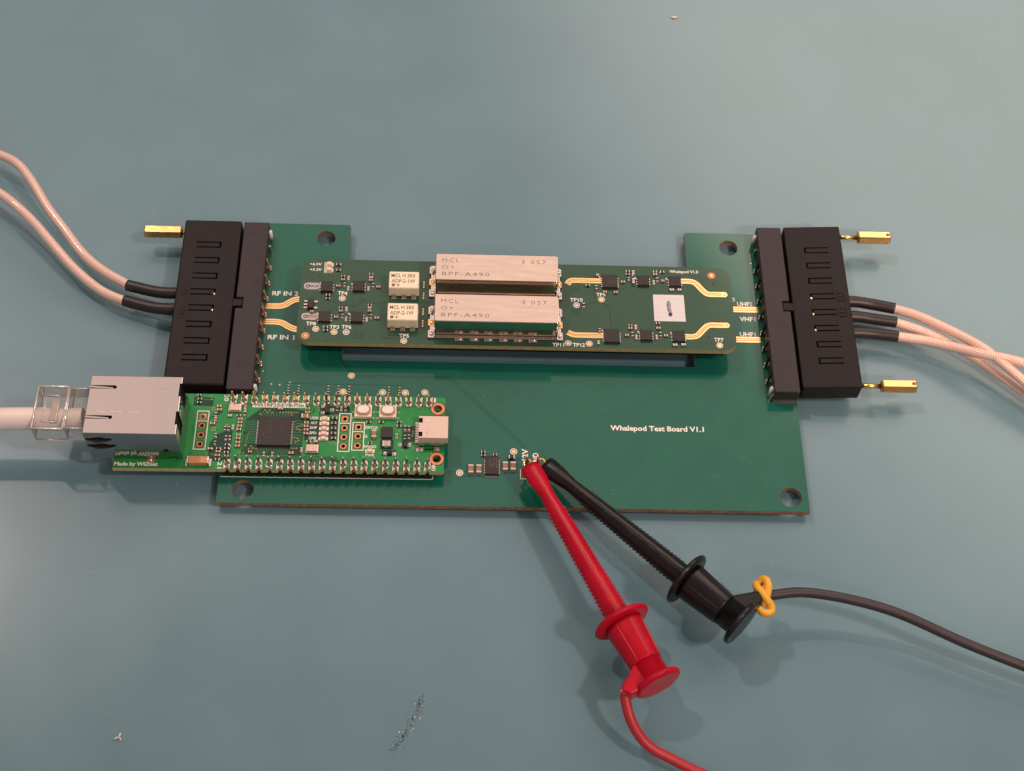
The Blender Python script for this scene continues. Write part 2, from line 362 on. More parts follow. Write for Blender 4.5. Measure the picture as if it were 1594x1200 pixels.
def chip(parent, cx, cy, s, h, z, per, sy=None, name='chip', left=True, right=True, bottom=True, top=True, lm='tin', m='chip', ext=.28):
    sy = sy or s
    o = obj(name, MB().box(cx, cy, z + .03, z + h, s, sy), m, parent, bevel=.06, seg=1)
    b = MB()
    def row(n, fx, fy, horizontal, span):
        for i in range(n):
            t = (i + .5) / n * span - span / 2; pw = span / n * .48
            if horizontal: b.box(cx + t, fy, z + .01, z + .10, pw, ext * 2.2)
            else: b.box(fx, cy + t, z + .01, z + .10, ext * 2.2, pw)
    if bottom: row(per, 0, cy - sy / 2, True, s * .82)
    if top: row(per, 0, cy + sy / 2, True, s * .82)
    if left: row(per, cx - s / 2, 0, False, sy * .82)
    if right: row(per, cx + s / 2, 0, False, sy * .82)
    obj('lead_row', b, lm, o, kind='stuff')
    return o
def testpoint(parent, cx, cy, z, m='gold', r=.62):
    obj('test_point', MB().disc(cx, cy, z + .03, r * .82, 0).ring(cx, cy, z + .04, r * 1.08, r * 1.42, 1), [m, 'silk'], parent)
def offset(pts, d):
    P = [Vector(p) for p in pts]; out = []
    for k in range(len(P)):
        t = (P[min(k + 1, len(P) - 1)] - P[max(k - 1, 0)]).normalized(); out.append((P[k].x - t.y * d, P[k].y + t.x * d))
    return out
def sm2(pts, sub=6): return [(p.x, p.y) for p in catmull([(x, y, 0) for x, y in pts], sub)]

# ------------------------------------------------------------------ the mat
ZM = -3.2
m = MB().flat([(-2500, -2500), (2500, -2500), (2500, 3000), (-2500, 3000)], ZM)
o = obj('workbench_mat', m, 'bench_mat'); o['kind'] = 'structure'

# ------------------------------------------------------------------ the large test board
T = thing('test_board', 'large plain green circuit board with a notch, lying on the mat under the other boards', 'circuit board', (72, 42, -1.6))
a, b, W, H, S = 27.95, 118.68, 144.2, 84.5, 41.15
outl = [(0, 0), (W, 0), (W, H), (b + .5, H), (b, H - .5), (b, S), (a, S), (a, H - .5), (a - .5, H), (0, H)]
plate('circuit_board', outl, [circ(6.15, 3.56, 2.6), circ(139.89, 3.85, 2.7), circ(21.54, 79.74, 2.52), circ(130.51, 79.66, 2.52)], -1.6, 0, ['board_mask', 'board_edge'], T)
for s, x, y, wd, ht, r in (('RF IN 2', 12.0, 61.48, 6.9, 1.4, 0), ('RF IN 1', 11.92, 47.73, 6.9, 1.4, 0), ('UHF2', 133.42, 61.2, 4.2, 1.4, 0), ('VHF1', 133.71, 56.44, 4.2, 1.4, 0), ('UHF1', 133.36, 51.6, 4.2, 1.4, 0),
                           ('Whalepod Test Board V1.1', 107.9, 22.4, 23.6, 1.95, 0), ('+12V', 74.57, 13.7, 4.9, 1.55, math.pi / 2), ('GND', 77.2, 13.2, 3.75, 1.5, math.pi / 2), ('UI', 130.46, 62.6, 1.2, 1.0, math.pi / 2)):
    text(s, x, y, wd, ht, .05, 'silk', T, r, bold=.03)
sk = MB(); yr = lambda x: .0035 * (x - 2.365)
for x0, y0, x1, y1 in ((.4, 6.98, 51.9, 7.16), (51.9, 7.16, 51.9, 9.6)): sk.ribbon([(x0, y0), (x1, y1)], .16, .05)
sk.ribbon([(75.9, 7.75), (73.4, 7.75), (73.4, 10.4)], .17, .05)
obj('silkscreen_lines', sk, 'silk', T)
# bare gold radio traces, three strips each
for pts, dirs in (([(7.0, 57.4), (10.6, 57.45), (12.2, 57.9), (13.6, 58.95), (15.2, 59.7), (19, 59.9)], 0), ([(7.0, 52.5), (10.2, 52.5), (12.0, 52.1), (13.6, 51.1), (15.6, 50.3), (19, 50.1)], 0), ([(126, 59.47), (136.9, 59.47)], 0), ([(126, 49.96), (136.6, 49.96)], 0)):
    P = sm2(pts) if len(pts) > 2 else pts; g = MB()
    for d, wd in ((-.62, .48), (0, .40), (.62, .48)): g.ribbon(offset(P, d), wd, .045)
    g.ribbon(P, 1.55, .02, 1); obj('radio_trace', g, ['gold', 'board_edge'], T)
tr = MB()
for P in ([(30.9, 36.75), (55.6, 36.75), (75.0, 16.8)], [(30.9, 36.15), (55.4, 36.15), (74.5, 16.3)], [(24.6, 46), (24.7, 43.6), (25.8, 42.0), (27.6, 41.2), (30.2, 37.2)], [(27.0, 46), (27.2, 42.2), (28.0, 41.2), (30.9, 37.5)], [(59.2, 9.45), (61, 9.5)], [(53, 8.8), (58, 8.85)], [(53, 9.4), (58, 9.45)], [(59.4, 8.2), (66, 8.2)], [(72.4, 13.4), (75, 13.4)], [(72.4, 12.9), (75, 12.9)], [(14, 33.9), (43, 33.9), (45, 32.4)]):
    tr.ribbon(P, .17, .02)
obj('copper_traces', tr, 'board_trace', T, kind='stuff')
for x, y in ((30.58, 36.54), (28.74, 31.7), (38.7, 31.75), (44.39, 31.8), (49.34, 31.95), (58.48, 9.16), (71.78, 15.38)): testpoint(T, x, y, 0)
vi = MB()
for x, y in ((136.21, 74.66), (8.18, 37.41), (10.6, 33.6), (12.7, 33.4), (15.2, 34.2)): vi.disc(x, y, .03, .2, 0, 10)
obj('board_vias', vi, 'tin', T, kind='stuff')
for x, y in ((15.02, 32.76), (17.58, 32.68), (25.08, 32.7), (27.55, 32.76), (30.27, 32.72), (40.25, 32.76), (42.97, 32.74)):
    smd(T, 'k', x, y, .6, 1.3, 0); smd(T, 'k', x, y - 1.6, .6, 1.3, 0)
for x, y in ((61.23, 10.15), (63.16, 10.19), (69.66, 11.12), (71.62, 11.16)): smd(T, 'c', x, y - .2, 1.41, 2.9, 0)
for k, x, y, wd, hd in (('k', 64.22, 14.98, 1.42, .88), ('k', 64.22, 14.05, 1.42, .88), ('k', 67.14, 14.3, 1.2, .74), ('b', 71.22, 13.4, 1.94, 1.1)): smd(T, k, x, y, wd, hd, 0)
rc = chip(T, 66.37, 11.0, 3.4, 1.0, 0, 7, sy=5.0, name='regulator_chip', top=False, bottom=False, ext=.22)
obj('chip_tab', MB().box(66.37, 8.28, .02, .18, 3.3, .5), 'tin', rc)
for k, s in enumerate(('M94139', 'TI 5AI', 'P427')): text(s, 67.5 - .8 * k, 11.7 - .1 * k, 3.0 - .5 * k, .55, 1.02, 'tan_mark', T, -math.pi / 2, bold=0)
pinm = MB().cyl((0, 0, 0), (0, 0, .35), .8, .45, 12, 1).box(0, 0, .2, 8.3, .64, .64, 1).box(0, 0, 8.3, 8.7, .64, .64, 1, top=.5)
for x in (74.66, 77.3): obj('power_pin', pinm.mesh('power_pin', ['black_plastic', 'copper_pad']), None, T, loc=(x, 9.25, .02))

def receptacle(xin, xout, y0, y1, sgn):
    """grey board-edge receptacle soldered along one end of the board; sgn: +1 when its leads face +x"""
    cx = (xin + xout) / 2; L = y1 - y0; cy = (y0 + y1) / 2
    r = obj('edge_receptacle', MB().box(cx, cy, .05, 5.0, abs(xout - xin), L), 'grey_plastic', T, bevel=.22)
    # shallow key recess on top, at the mating face
    xm = xout - (.0 if sgn < 0 else 0)
    n = 8; ys = [72.15 - 4.97 * i for i in range(n)] if sgn < 0 else [69.75 - 4.99 * i for i in range(n)]
    for y in ys:
        l = MB().box(0, 0, 0, .28, 1.1, .9, 1)
        l.add([(-sgn * .1, -.35, 3.6), (-sgn * .1, .35, 3.6), (sgn * .5, .35 - .9, .2), (sgn * .5, -.35 - .9, .2), (-sgn * .1 - .3 * sgn, -.35, 3.6), (-sgn * .4, .35, 3.6), (sgn * .1, .35 - .9, .2), (sgn * .1, -.35 - .9, .2)],
              [(0, 1, 2, 3), (7, 6, 5, 4), (0, 3, 7, 4), (1, 5, 6, 2), (3, 2, 6, 7), (0, 4, 5, 1)], 0)
        l.dome(sgn * .55, -.8, .1, .35, .4, .35, 1)
        obj('solder_lead', l, ['black_plastic' if sgn < 0 else 'copper_pad', 'solder'], r, loc=(xin + sgn * .35, y, .0))
    for y in (ys[0] + 5.4, ys[-1] - 5.4): obj('solder_lead', MB().box(0, 0, 0, 2.2, .5, .8, 0, top=.8), 'solder', r, loc=(xin + sgn * .3, y, 0))
    for y in (y0 + 2.0, y1 - 2.0): obj('guide_post', MB().cyl((0, 0, 0), (0, 0, 3.6), .55, .5, 14), 'silk', r, loc=(xin + sgn * .2, y, .02))
    return r
rl = receptacle(6.75, .15, 28.9, 80.95, 1)
rr = receptacle(137.6, 144.15, 31.15, 83.2, -1)
obj('mounting_foot', MB().box(140.9, 31.0, .02, .4, 6.4, .35), 'tin', rr)
cut(rl, MB().box(.95, 54.95, 4.0, 6, 2.1, 3.3), 'slot_dark'); cut(rr, MB().box(143.4, 57.5, 4.0, 6, 2.2, 3.3), 'slot_dark')
for q in (rl, rr):
    bv = q.modifiers.new('bevel', 'BEVEL'); bv.width = .12; bv.segments = 1; bv.limit_method = 'ANGLE'

# ------------------------------------------------------------------ ganged coax plugs on both ends
def tilt(mb, x0, k):
    mb.v = [(x, y, z + (x - x0) * k) for x, y, z in mb.v]; return mb
def coax(parent, shrink, pts):
    c = obj('coax_cable', MB().tube(pts, 1.28, 20, sub=10), 'coax_braid', parent)
    obj('heat_shrink', MB().tube(shrink, 1.52, 20, sub=8), 'shrink', c)
def jackscrew(parent, x, y, z, sgn, shaft, hexl, slot=True, roll=0):
    s = obj('jack_screw', MB().cyl((x, y, z), (x + sgn * shaft, y, z), .62, n=16), 'brass', parent)
    hx = x + sgn * shaft
    h = MB().lathe([(0, 1.45), (.35, 1.78), (hexl - .35, 1.78), (hexl, 1.45)], (hx, y, z), (sgn, 0, 0), 6, sm=False, a0=(0, math.cos(math.radians(60 + roll)), math.sin(math.radians(60 + roll))))
    ho = obj('hex_head', h, 'brass', s)
    if slot: cut(ho, MB().box(hx + sgn * (hexl - .4), y, z - 3, z + 3, 1.9, .9), 'brass')
PL = thing('coax_plug', 'black ganged plug with two braided pink cables, beside the silver network jack', 'connector', (-8, 55, -1.2), 'ganged coaxial plugs')
h = obj('plug_housing', MB().box(-7.95, 55.6, -.9, 5.05, 15.0, 51.2), 'black_plastic', PL, bevel=.45)
k = MB()
for i in range(8):
    y = 73.1 - 5.02 * i
    k.prism([(-11.7, y - 1.0), (-5.2, y - 1.0), (-5.2, y + 1.0), (-11.7, y + 1.0), (-11.7, y + .58), (-5.7, y + .58), (-5.7, y - .58), (-11.7, y - .58)], 4.0, 6)
cut(h, k)
obj('key_tab', MB().box(.6, 54.95, 3.2, 5.05, 2.6, 2.3), 'black_plastic', PL, bevel=.15)
for i in range(8):
    if i in (3, 4): obj('contact_dot', MB().dome(0, 0, 0, .4, .4, .3, 0, 10), 'gold', PL, loc=(-5.55, 73.1 - 5.02 * i - .62, 4.95))
mk = MB()
for y0 in (59.3, 53.2):
    for i in range(4): mk.box(-13.0 + .5 * (i % 2), y0 - 1.1 * i, 5.02, 5.1, 1.3, .22, rot=.0); mk.box(-13.8 + .4 * i, y0 - 1.6, 5.02, 5.1, .2, 2.0)
obj('moulded_mark', mk, 'black_plastic', PL, kind='stuff')
jackscrew(PL, -15.4, 78.75, 2.6, -1, .9, 10.0, slot=False, roll=7)
coax(PL, [(-15.3, 59.35, 2.2), (-18.5, 59.4, 2.1), (-22.3, 60.1, 1.8), (-28.9, 62.1, 1.3)], [(-27.8, 61.6, 1.4), (-35.7, 66.2, 2.0), (-41.6, 71.2, 2.6), (-47.1, 78.2, 3.0), (-52.6, 85.2, 3.6), (-58.6, 94.3, 4.2), (-63.2, 99.7, 4.2), (-69.0, 103.2, 3.6), (-78, 106.5, 3), (-92, 109, 2), (-130, 116, 0), (-200, 140, -1.8), (-280, 190, -1.9)])
coax(PL, [(-15.3, 54.4, 2.2), (-18.5, 54.4, 2.1), (-22.5, 55.2, 1.7), (-29.1, 57.4, 1.1)], [(-27.9, 56.8, 1.2), (-34.9, 59.7, 1.6), (-42.3, 65.5, 2.4), (-49.9, 73.7, 3.4), (-55.0, 79.3, 4.4), (-60.3, 84.2, 5.2), (-65.6, 88.5, 5.2), (-76, 95, 5), (-92, 103, 4), (-130, 112, 1), (-200, 132, -1.8), (-280, 180, -1.9)])
PR = thing('coax_plug', 'black ganged plug with three braided pink cables and two brass jack screws', 'connector', (152, 58, -1.2), 'ganged coaxial plugs')
h = obj('plug_housing', tilt(MB().box(152.45, 58.0, -.8, 4.95, 15.1, 51.0), 144.8, .066), 'black_plastic', PR, bevel=.45)
k = MB()
for i in range(8):
    y = 75.5 - 5.0 * i
    k.prism([(156.1, y + 1.0), (149.7, y + 1.0), (149.7, y - 1.0), (156.1, y - 1.0), (156.1, y - .58), (150.2, y - .58), (150.2, y + .58), (156.1, y + .58)], 4.3, 7)
cut(h, k)
obj('key_tab', MB().box(143.8, 57.3, 3.2, 5.0, 2.8, 2.3), 'black_plastic', PR, bevel=.15)
for i in (3, 4, 5): obj('contact_dot', MB().dome(0, 0, 0, .4, .4, .3, 0, 10), 'gold', PR, loc=(149.95, 75.5 - 5.0 * i - .55, 5.2))
mk = MB()
for y0 in (61.5, 56.5):
    for i in range(3): mk.box(157.6, y0 - 1.2 * i, 5.75, 5.93, 1.6, .22)
    mk.box(158.5, y0 - 1.2, 5.8, 6.0, .22, 3.0); mk.box(156.8, y0 - 1.2, 5.7, 5.88, .22, 3.0)
obj('moulded_mark', mk, 'black_plastic', PR, kind='stuff')
jackscrew(PR, 159.8, 81.95, 3.0, 1, 5.6, 9.0); jackscrew(PR, 160.0, 34.6, 3.0, 1, 5.6, 9.0)
coax(PR, [(159.8, 61.0, 2.6), (163, 61.0, 2.5), (167.2, 60.5, 2.2), (172.7, 59.2, 2.4)], [(171.6, 59.5, 2.3), (178.3, 56.2, 3.6), (187.0, 50.0, 5.0), (192.4, 44.9, 6.4), (196.4, 40.6, 6.6), (201.9, 35.4, 5.6), (210, 28, 4), (222, 17, 2), (250, -4, -.5), (300, -36, -1.9), (380, -70, -1.9)])
coax(PR, [(159.8, 56.5, 2.2), (163, 56.5, 2.1), (167.0, 56.0, 1.9), (172.7, 55.2, 1.9)], [(171.6, 55.4, 1.9), (179.6, 52.2, 2.2), (186.4, 48.4, 2.0), (193.3, 43.8, 1.4), (199.1, 39.0, 1.0), (203.4, 35.2, .6), (211, 28, 0), (222, 19, -.8), (250, 0, -1.9), (300, -29, -1.9), (380, -62, -1.9)])
coax(PR, [(159.8, 51.5, 2.0), (163, 51.6, 1.9), (167.0, 51.4, 1.8), (172.5, 50.6, 2.0)], [(171.4, 50.8, 2.0), (178.9, 49.1, 2.8), (184.9, 46.8, 3.9), (192.1, 43.1, 6.2), (198.2, 40.9, 7.4), (202.9, 38.9, 7.8), (211, 35.2, 7), (222, 30, 5), (250, 14, 1), (300, -20, -1.7), (380, -55, -1.9)])

# ------------------------------------------------------------------ the long module bridging the notch
Z = 7.0
Wp = thing('filter_module', 'long slim olive green circuit board with two metal cans, bridging the large board\'s notch', 'circuit board', (72, 55, 0))
plate('circuit_board', rrect(72.62, 54.85, 112.0, 25.9, 3.0, 6), [circ(20.75, 62.5, .34, 12), circ(18.49, 46.09, .34, 12), circ(123.98, 62.67, .34, 12), circ(121.58, 46.22, .34, 12)], Z - 1.6, Z, ['module_mask', 'module_edge'], Wp)
for x in (19.5, 122.0): obj('board_connector', MB().box(x, 55, .05, 5.38, 5, 18), 'black_plastic', Wp, bevel=.2)
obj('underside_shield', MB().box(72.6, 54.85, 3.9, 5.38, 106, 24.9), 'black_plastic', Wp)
for s, x, y, wd, ht in (('+6.0V', 20.14, 66.1, 3.1, .85), ('+3.3V', 20.25, 64.36, 3.1, .85), ('TP4', 27.59, 57.06, 2.45, 1.2), ('TP8', 20.13, 47.48, 2.5, 1.15), ('TP3', 26.05, 46.6, 2.45, 1.15), ('TP6', 29.15, 46.68, 2.45, 1.15), ('TP5', 43.8, 44.37, 2.45, 1.15),
                        ('TP9', 94.29, 58.35, 2.4, 1.15), ('TP10', 87.87, 56.56, 3.3, 1.15), ('TP11', 82.9, 42.62, 3.0, 1.1), ('TP12', 88.15, 42.69, 3.1, 1.1), ('TP7', 124.08, 45.09, 2.45, 1.2), ('Whalepod V1.0', 116.44, 66.15, 7.6, 1.25)):
    text(s, x, y, wd, ht, Z + .05, 'silk', Wp, bold=.02)
for mm_, l in (('gold', ((27.61, 55.49), (21.43, 45.9), (26.09, 45.1), (43.78, 42.85), (94.4, 56.85), (90.79, 43.14), (124.19, 43.45))), ('tin', ((29.16, 45.12), (87.89, 54.94), (85.44, 43.17)))):
    for x, y in l: testpoint(Wp, x, y, Z, mm_, .6)
for x, y in ((18.94, 43.84), (123.66, 65.23)): obj('plated_hole', MB().disc(x, y, Z + .03, 1.0, 0, 24).ring(x, y, Z + .04, .38, .5, 1).disc(x, y, Z + .05, .36, 2, 16), ['copper_pad', 'board_edge', 'gold'], Wp)
sk = MB()
for y in (65.92, 64.18): sk.ribbon([(22.5, y + .8), (22.5, y - .8)], .15, Z + .05); sk.ribbon([(22.5, y + .8), (23.4, y + .8)], .13, Z + .05); sk.ribbon([(22.5, y - .8), (24.6, y - .8)], .13, Z + .05)
for x, y in ((21.7, 60.1), (29.85, 60.1), (21.6, 50.7), (29.6, 50.75), (94.1, 64.0), (103.5, 63.9), (111.7, 63.9), (94.3, 47.2), (103.5, 47.1), (111.9, 47.0)): sk.disc(x, y, Z + .05, .24, 0, 10)
obj('silkscreen_lines', sk, 'silk', Wp)
for y in (59.16, 49.7):    # tinned launch pads with a keyhole slot in the mask
    g = MB().flat(rrect(19.6, y, 4.2, 2.1, 1.0, 6), Z + .02, 0)
    g.ring(18.55, y, Z + .035, .3, .52, 1, 16); g.ribbon([(18.9, y + .18), (21.4, y + .22)], .16, Z + .035, 1); g.ribbon([(18.9, y - .18), (21.4, y - .22)], .16, Z + .035, 1); g.dome(20.3, y, Z + .03, .5, .3, .14, 0)
    obj('launch_pad', g, ['pad_tin', 'resistor'], Wp)
for x, y in ((23.46, 58.5), (31.63, 58.85), (23.47, 49.15), (31.64, 49.25)): chip(Wp, x, y + .2, 3.05, .85, Z, 3, name='amplifier_chip')
for x, y, s, n in ((96.77, 62.25, 3.95, 5), (105.54, 62.75, 3.0, 3), (113.86, 62.7, 3.05, 3), (96.61, 45.3, 3.95, 5), (105.44, 45.75, 3.05, 3), (113.75, 45.6, 3.1, 3)): chip(Wp, x, y, s, .85, Z, n, name='amplifier_chip')
text('QC', 96.9, 63.1, 1.2, .8, Z + .87, 'chip_mark', Wp, bold=0); text('4226', 97.1, 61.9, 2.2, .8, Z + .87, 'chip_mark', Wp, bold=0)
so = obj('small_chip', MB().box(19.68, 53.2, Z + .1, Z + 1.0, 1.7, 2.9, 0, top=.92), 'chip', Wp, bevel=.05, seg=1)
lb = MB()
for y in (54.3, 53.3, 52.3): lb.box(18.4, y, Z + .02, Z + .22, .9, .42)
for y in (54.2, 52.3): lb.box(21.0, y, Z + .02, Z + .22, .9, .5)
obj('lead_row', lb, 'solder', so, kind='stuff')
for y in (65.91, 64.17):
    l = obj('indicator_light', MB().box(23.75, y - .1, Z + .02, Z + .35, 2.1, 1.1, 0), 'led_white', Wp, bevel=.04, seg=1); obj('light_lens', MB().box(23.75, y, Z + .35, Z + .95, 1.25, 1.05, 0, top=.9), 'led_lens', l, bevel=.06, seg=1)
PASS = [('k', 26.1, 66.0, 1.56, .9), ('k', 26.15, 64.2, 1.55, .9), ('c', 26.37, 59.14, 1.24, .79), ('k', 27.39, 62.32, 1.2, .86), ('c', 27.5, 61.15, 1.2, .86), ('s', 28.92, 61.59, .65, 1.66), ('b', 28.02, 59.52, .59, 1.53), ('s', 28.97, 58.38, .6, 1.64), ('s', 34.16, 58.46, .65, 1.64), ('b', 35.31, 59.53, .65, 1.64), ('c', 36.7, 59.11, 1.29, .85), ('k', 34.65, 63.07, 1.25, .9), ('s', 34.67, 62.05, 1.15, .8), ('c', 34.66, 61.16, 1.14, .8), ('k', 23.89, 56.28, 1.43, .9), ('k', 23.95, 55.22, 1.43, .9),
        ('c', 26.39, 49.46, 1.22, .77), ('k', 27.4, 52.46, 1.18, .84), ('c', 27.5, 51.42, 1.18, .83), ('s', 28.93, 51.93, .69, 1.61), ('b', 28.01, 49.79, .59, 1.49), ('s', 28.92, 48.84, .63, 1.6), ('s', 34.2, 48.85, .69, 1.6), ('b', 35.18, 49.77, .64, 1.48), ('c', 36.7, 49.42, 1.38, .83), ('k', 34.77, 53.46, 1.33, .9), ('s', 34.76, 52.5, 1.18, .8), ('c', 34.75, 51.6, 1.13, .8), ('c', 20.14, 51.0, 1.07, .77), ('k', 23.9, 46.41, 1.47, .82), ('k', 23.94, 45.47, 1.46, .82),
        ('s', 93.63, 64.4, 1.02, .8), ('b', 93.16, 60.43, .81, 1.39), ('c', 95.3, 59.06, 1.08, .82), ('c', 98.15, 59.01, 1.15, .82), ('k', 101.59, 65.9, 1.3, .92), ('k', 101.51, 64.94, 1.29, .91), ('s', 102.99, 65.44, .68, 1.5), ('s', 102.9, 62.42, .74, 1.9), ('b', 101.75, 63.3, .82, 1.33), ('c', 100.2, 62.4, 1.3, .8), ('s', 108.26, 62.36, .61, 1.65), ('b', 109.19, 63.29, .61, 1.66), ('c', 110.67, 63.0, 1.02, .82), ('k', 108.8, 65.97, 1.23, .83), ('c', 108.74, 65.02, 1.23, .83), ('k', 110.67, 65.94, 1.37, .9), ('s', 112.87, 60.22, 1.42, .8), ('s', 114.87, 60.27, 1.22, .8),
        ('b', 93.54, 47.05, .73, 1.19), ('s', 93.14, 43.31, .85, 1.33), ('c', 100.52, 45.77, 1.19, .79), ('k', 101.52, 48.84, 1.13, .87), ('c', 101.45, 47.92, 1.13, .79), ('s', 102.89, 48.24, .73, 1.59), ('b', 101.89, 46.08, .66, 1.66), ('s', 102.87, 45.2, .59, 1.65), ('s', 108.1, 45.25, .59, 1.65), ('b', 109.07, 46.18, .66, 1.66), ('c', 110.51, 45.9, 1.13, .79), ('k', 108.64, 49.65, 1.2, .9), ('c', 108.68, 48.1, 1.27, .87), ('s', 112.69, 43.12, 1.39, .8), ('s', 114.81, 43.18, 1.39, .8), ('b', 90.9, 61.0, 1.4, 1.0), ('b', 89.63, 54.69, .9, 1.77)]
for q in PASS: smd(Wp, *q, Z)
# gold coplanar traces
def copl(pts, cap=False):
    P = sm2(pts, 8); g = MB()
    g.ribbon(P, 1.62, Z + .02, 1)
    for d, wd in ((-.55, .46), (0, .26), (.55, .46)): g.ribbon(offset(P, d), wd, Z + .04)
    if cap:
        x, y = P[-1]; g.ring(x, y, Z + .045, .38, .82, 0, 20); g.disc(x, y, Z + .05, .26, 0, 12)
    obj('radio_trace', g, ['gold', 'board_edge'], Wp)
copl([(115.5, 63.23), (118.0, 63.2), (119.4, 62.5), (121.1, 60.3), (122.4, 59.3), (124.5, 59.25), (126.6, 59.25)], True)
copl([(115.6, 45.9), (117.6, 45.92), (118.9, 46.5), (120.8, 48.7), (122.1, 49.55), (124.2, 49.6), (126.4, 49.62)], True)
copl([(85.6, 61.5), (86.3, 62.45), (87.3, 62.75), (90.5, 62.75), (94.5, 62.75)]); copl([(85.4, 46.5), (86.4, 45.95), (87.6, 45.72), (91, 45.7), (94.4, 45.72)])
tr = MB()
for P in ([(90, 54.9), (92.5, 56.0), (94.5, 56.0), (96.5, 54.5), (96.5, 48.8)], [(32, 56), (34, 54.2), (38, 54.2)], [(25, 54.5), (27, 53.2), (31, 53.2), (33, 55)], [(38, 43.6), (42, 43.6)], [(92.6, 64), (92.6, 57)]): tr.ribbon(P, .35, Z + .015)
for x, y in ((31.4, 44.6), (33.1, 44.6), (87, 60.4), (88.2, 60.4), (87, 53.2), (88.3, 53.2)): tr.ring(x, y, Z + .015, .3, .5, 0, 10); tr.ring(x, y - 1, Z + .015, .3, .5, 0, 10)
obj('copper_traces', tr, 'module_trace', Wp, kind='stuff')
g = MB()
for x, y in ((48.38, 60.3), (48.4, 56.8), (48.41, 51.83), (48.39, 48.25)):
    for d in (-.75, 0, .75): g.box(x, y + d, Z + .01, Z + .06, .3, .42)
obj('gold_pads', g, 'gold', Wp, kind='stuff')
# white paper label with an ink smudge
lb = obj('paper_label', MB().prism([(107.86, 58.71), (115.89, 58.76), (115.95, 50.46), (107.83, 50.44)], Z + .02, Z + .12), 'label', Wp)
ln = MB()
for y in (57.6, 55.3, 53.2, 51.6): ln.ribbon([(108.1, y), (115.6, y + .02)], .06, Z + .13)
obj('ruled_line', ln, 'label_line', lb)
bl = [(111.3, 56.6), (111.9, 56.9), (112.3, 56.2), (112.35, 54.2), (112.5, 53.2), (111.9, 52.9), (111.4, 53.6), (111.25, 55.2)]
sp = [(111.75, 53.1), (112.2, 53.25), (112.62, 52.9), (112.5, 52.2), (112.0, 51.85), (111.6, 52.2), (111.5, 52.75)]
obj('ink_mark', MB().flat(bl[::-1], Z + .14, 0).flat(sp[::-1], Z + .15, 1).flat([(111.35, 56), (111.5, 55.9), (111.6, 53.5), (111.4, 53.7)], Z + .145, 1), ['ink_thin', 'ink'], lb)
# two ivory transformers
for y in (59.05, 49.2):
    t = obj('transformer', MB().box(43.35, y, Z + .25, Z + 3.9, 7.9, 5.5, 0, top=.97, topy=.95), 'ivory', Wp, bevel=.35, seg=3)
    for x in (40.8, 43.36, 45.87):
        for sg in (-1, 1): obj('transformer_lead', MB().box(x, y + sg * 3.05, Z + .02, Z + .3, 1.3, 1.0, 0).box(x, y + sg * 2.72, Z + .3, Z + 1.2, 1.0, .25, 0), 'solder', t, bevel=.05, seg=1)
    for s, dx, dy, wd, ht in (('MCL H 3R0', 0, 1.22, 6.1, 1.15), ('ADP-2-1W', .05, -.45, 6.0, 1.15), ('+', -1.25, -1.75, .9, .85)): text(s, 43.15 + dx, y + dy, wd, ht, Z + 3.93, 'ivory_print', t, bold=.012)
    obj('printed_dot', MB().disc(40.7, y - 1.75, Z + 3.925, .48), 'ivory_print', t)
# two metal filter cans on their little base plates
for yc in (61.2, 48.6):
    f = obj('filter_can', MB().prism([(51.75, yc - 4.15), (82.4, yc - 4.15), (82.75, yc - 3.8), (82.75, yc + 3.8), (82.4, yc + 4.15), (51.75, yc + 4.15), (51.4, yc + 3.8), (51.4, yc - 3.8)], Z + .62, Z + 7.0), 'filter_can', Wp, bevel=.18)
    obj('solder_seam', MB().box(66.95, yc - 4.5, Z + .3, Z + .85, 31.6, .7, 0, top=.99, topy=.4), 'solder', f)
    obj('base_plate', MB().box(66.95, yc - .05, Z + .1, Z + .6, 33.5, 9.7), 'tin', f, bevel=.05, seg=1)
    pg = MB()
    for x in (57.68, 61.52, 65.16, 68.96, 72.69, 76.42):
        sg = -1 if yc < 50 else 1
        obj('solder_tab', MB().box(x, yc + sg * 5.15, Z + .02, Z + .3, 2.2, 1.0, 0).dome(x + .2, yc + sg * 5.1, Z + .25, .8, .4, .35, 0), 'solder', f)
    for sg, x in ((-1, 50.5), (1, 83.6)):
        for dy, ht in ((3.3, 2.3), (-.4, 2.0), (-3.9, 2.3)):
            q = MB().box(x, yc + dy, Z + .03, Z + .72, 1.5 if sg < 0 else 1.0, ht, 0); q.dome(x - sg * .2, yc + dy, Z + .7, .5, .7, .35, 0)
            obj('solder_tab', q, 'gold' if dy == -.4 else 'solder', f, bevel=.08, seg=1)
    obj('plastic_bead', MB().dome(50.75, yc + 2.9, Z + .7, .45, .9, .9, 0, 10), 'ivory', f)
    for x in (51.6, 82.5): obj('can_notch', MB().box(x, yc - 4.2, Z + .95, Z + 2.6, .3, .12), 'slot_dark', f)
    zt = Z + 7.02; o1 = -10.7 - .0
    for s, x, dy, wd, ht in (('MCL', 55.24, 2.0, 4.4, 1.15), ('O+', 54.62, -.1, 3.1, 1.1), ('BPF-A490', 59.12, -2.2, 12.0, 1.15), ('3 0S7', 76.5, 2.0, 6.3, 1.15)): text(s, x, yc + dy, wd, ht, zt, 'etch', f, bold=-.012, spacing=1.25)

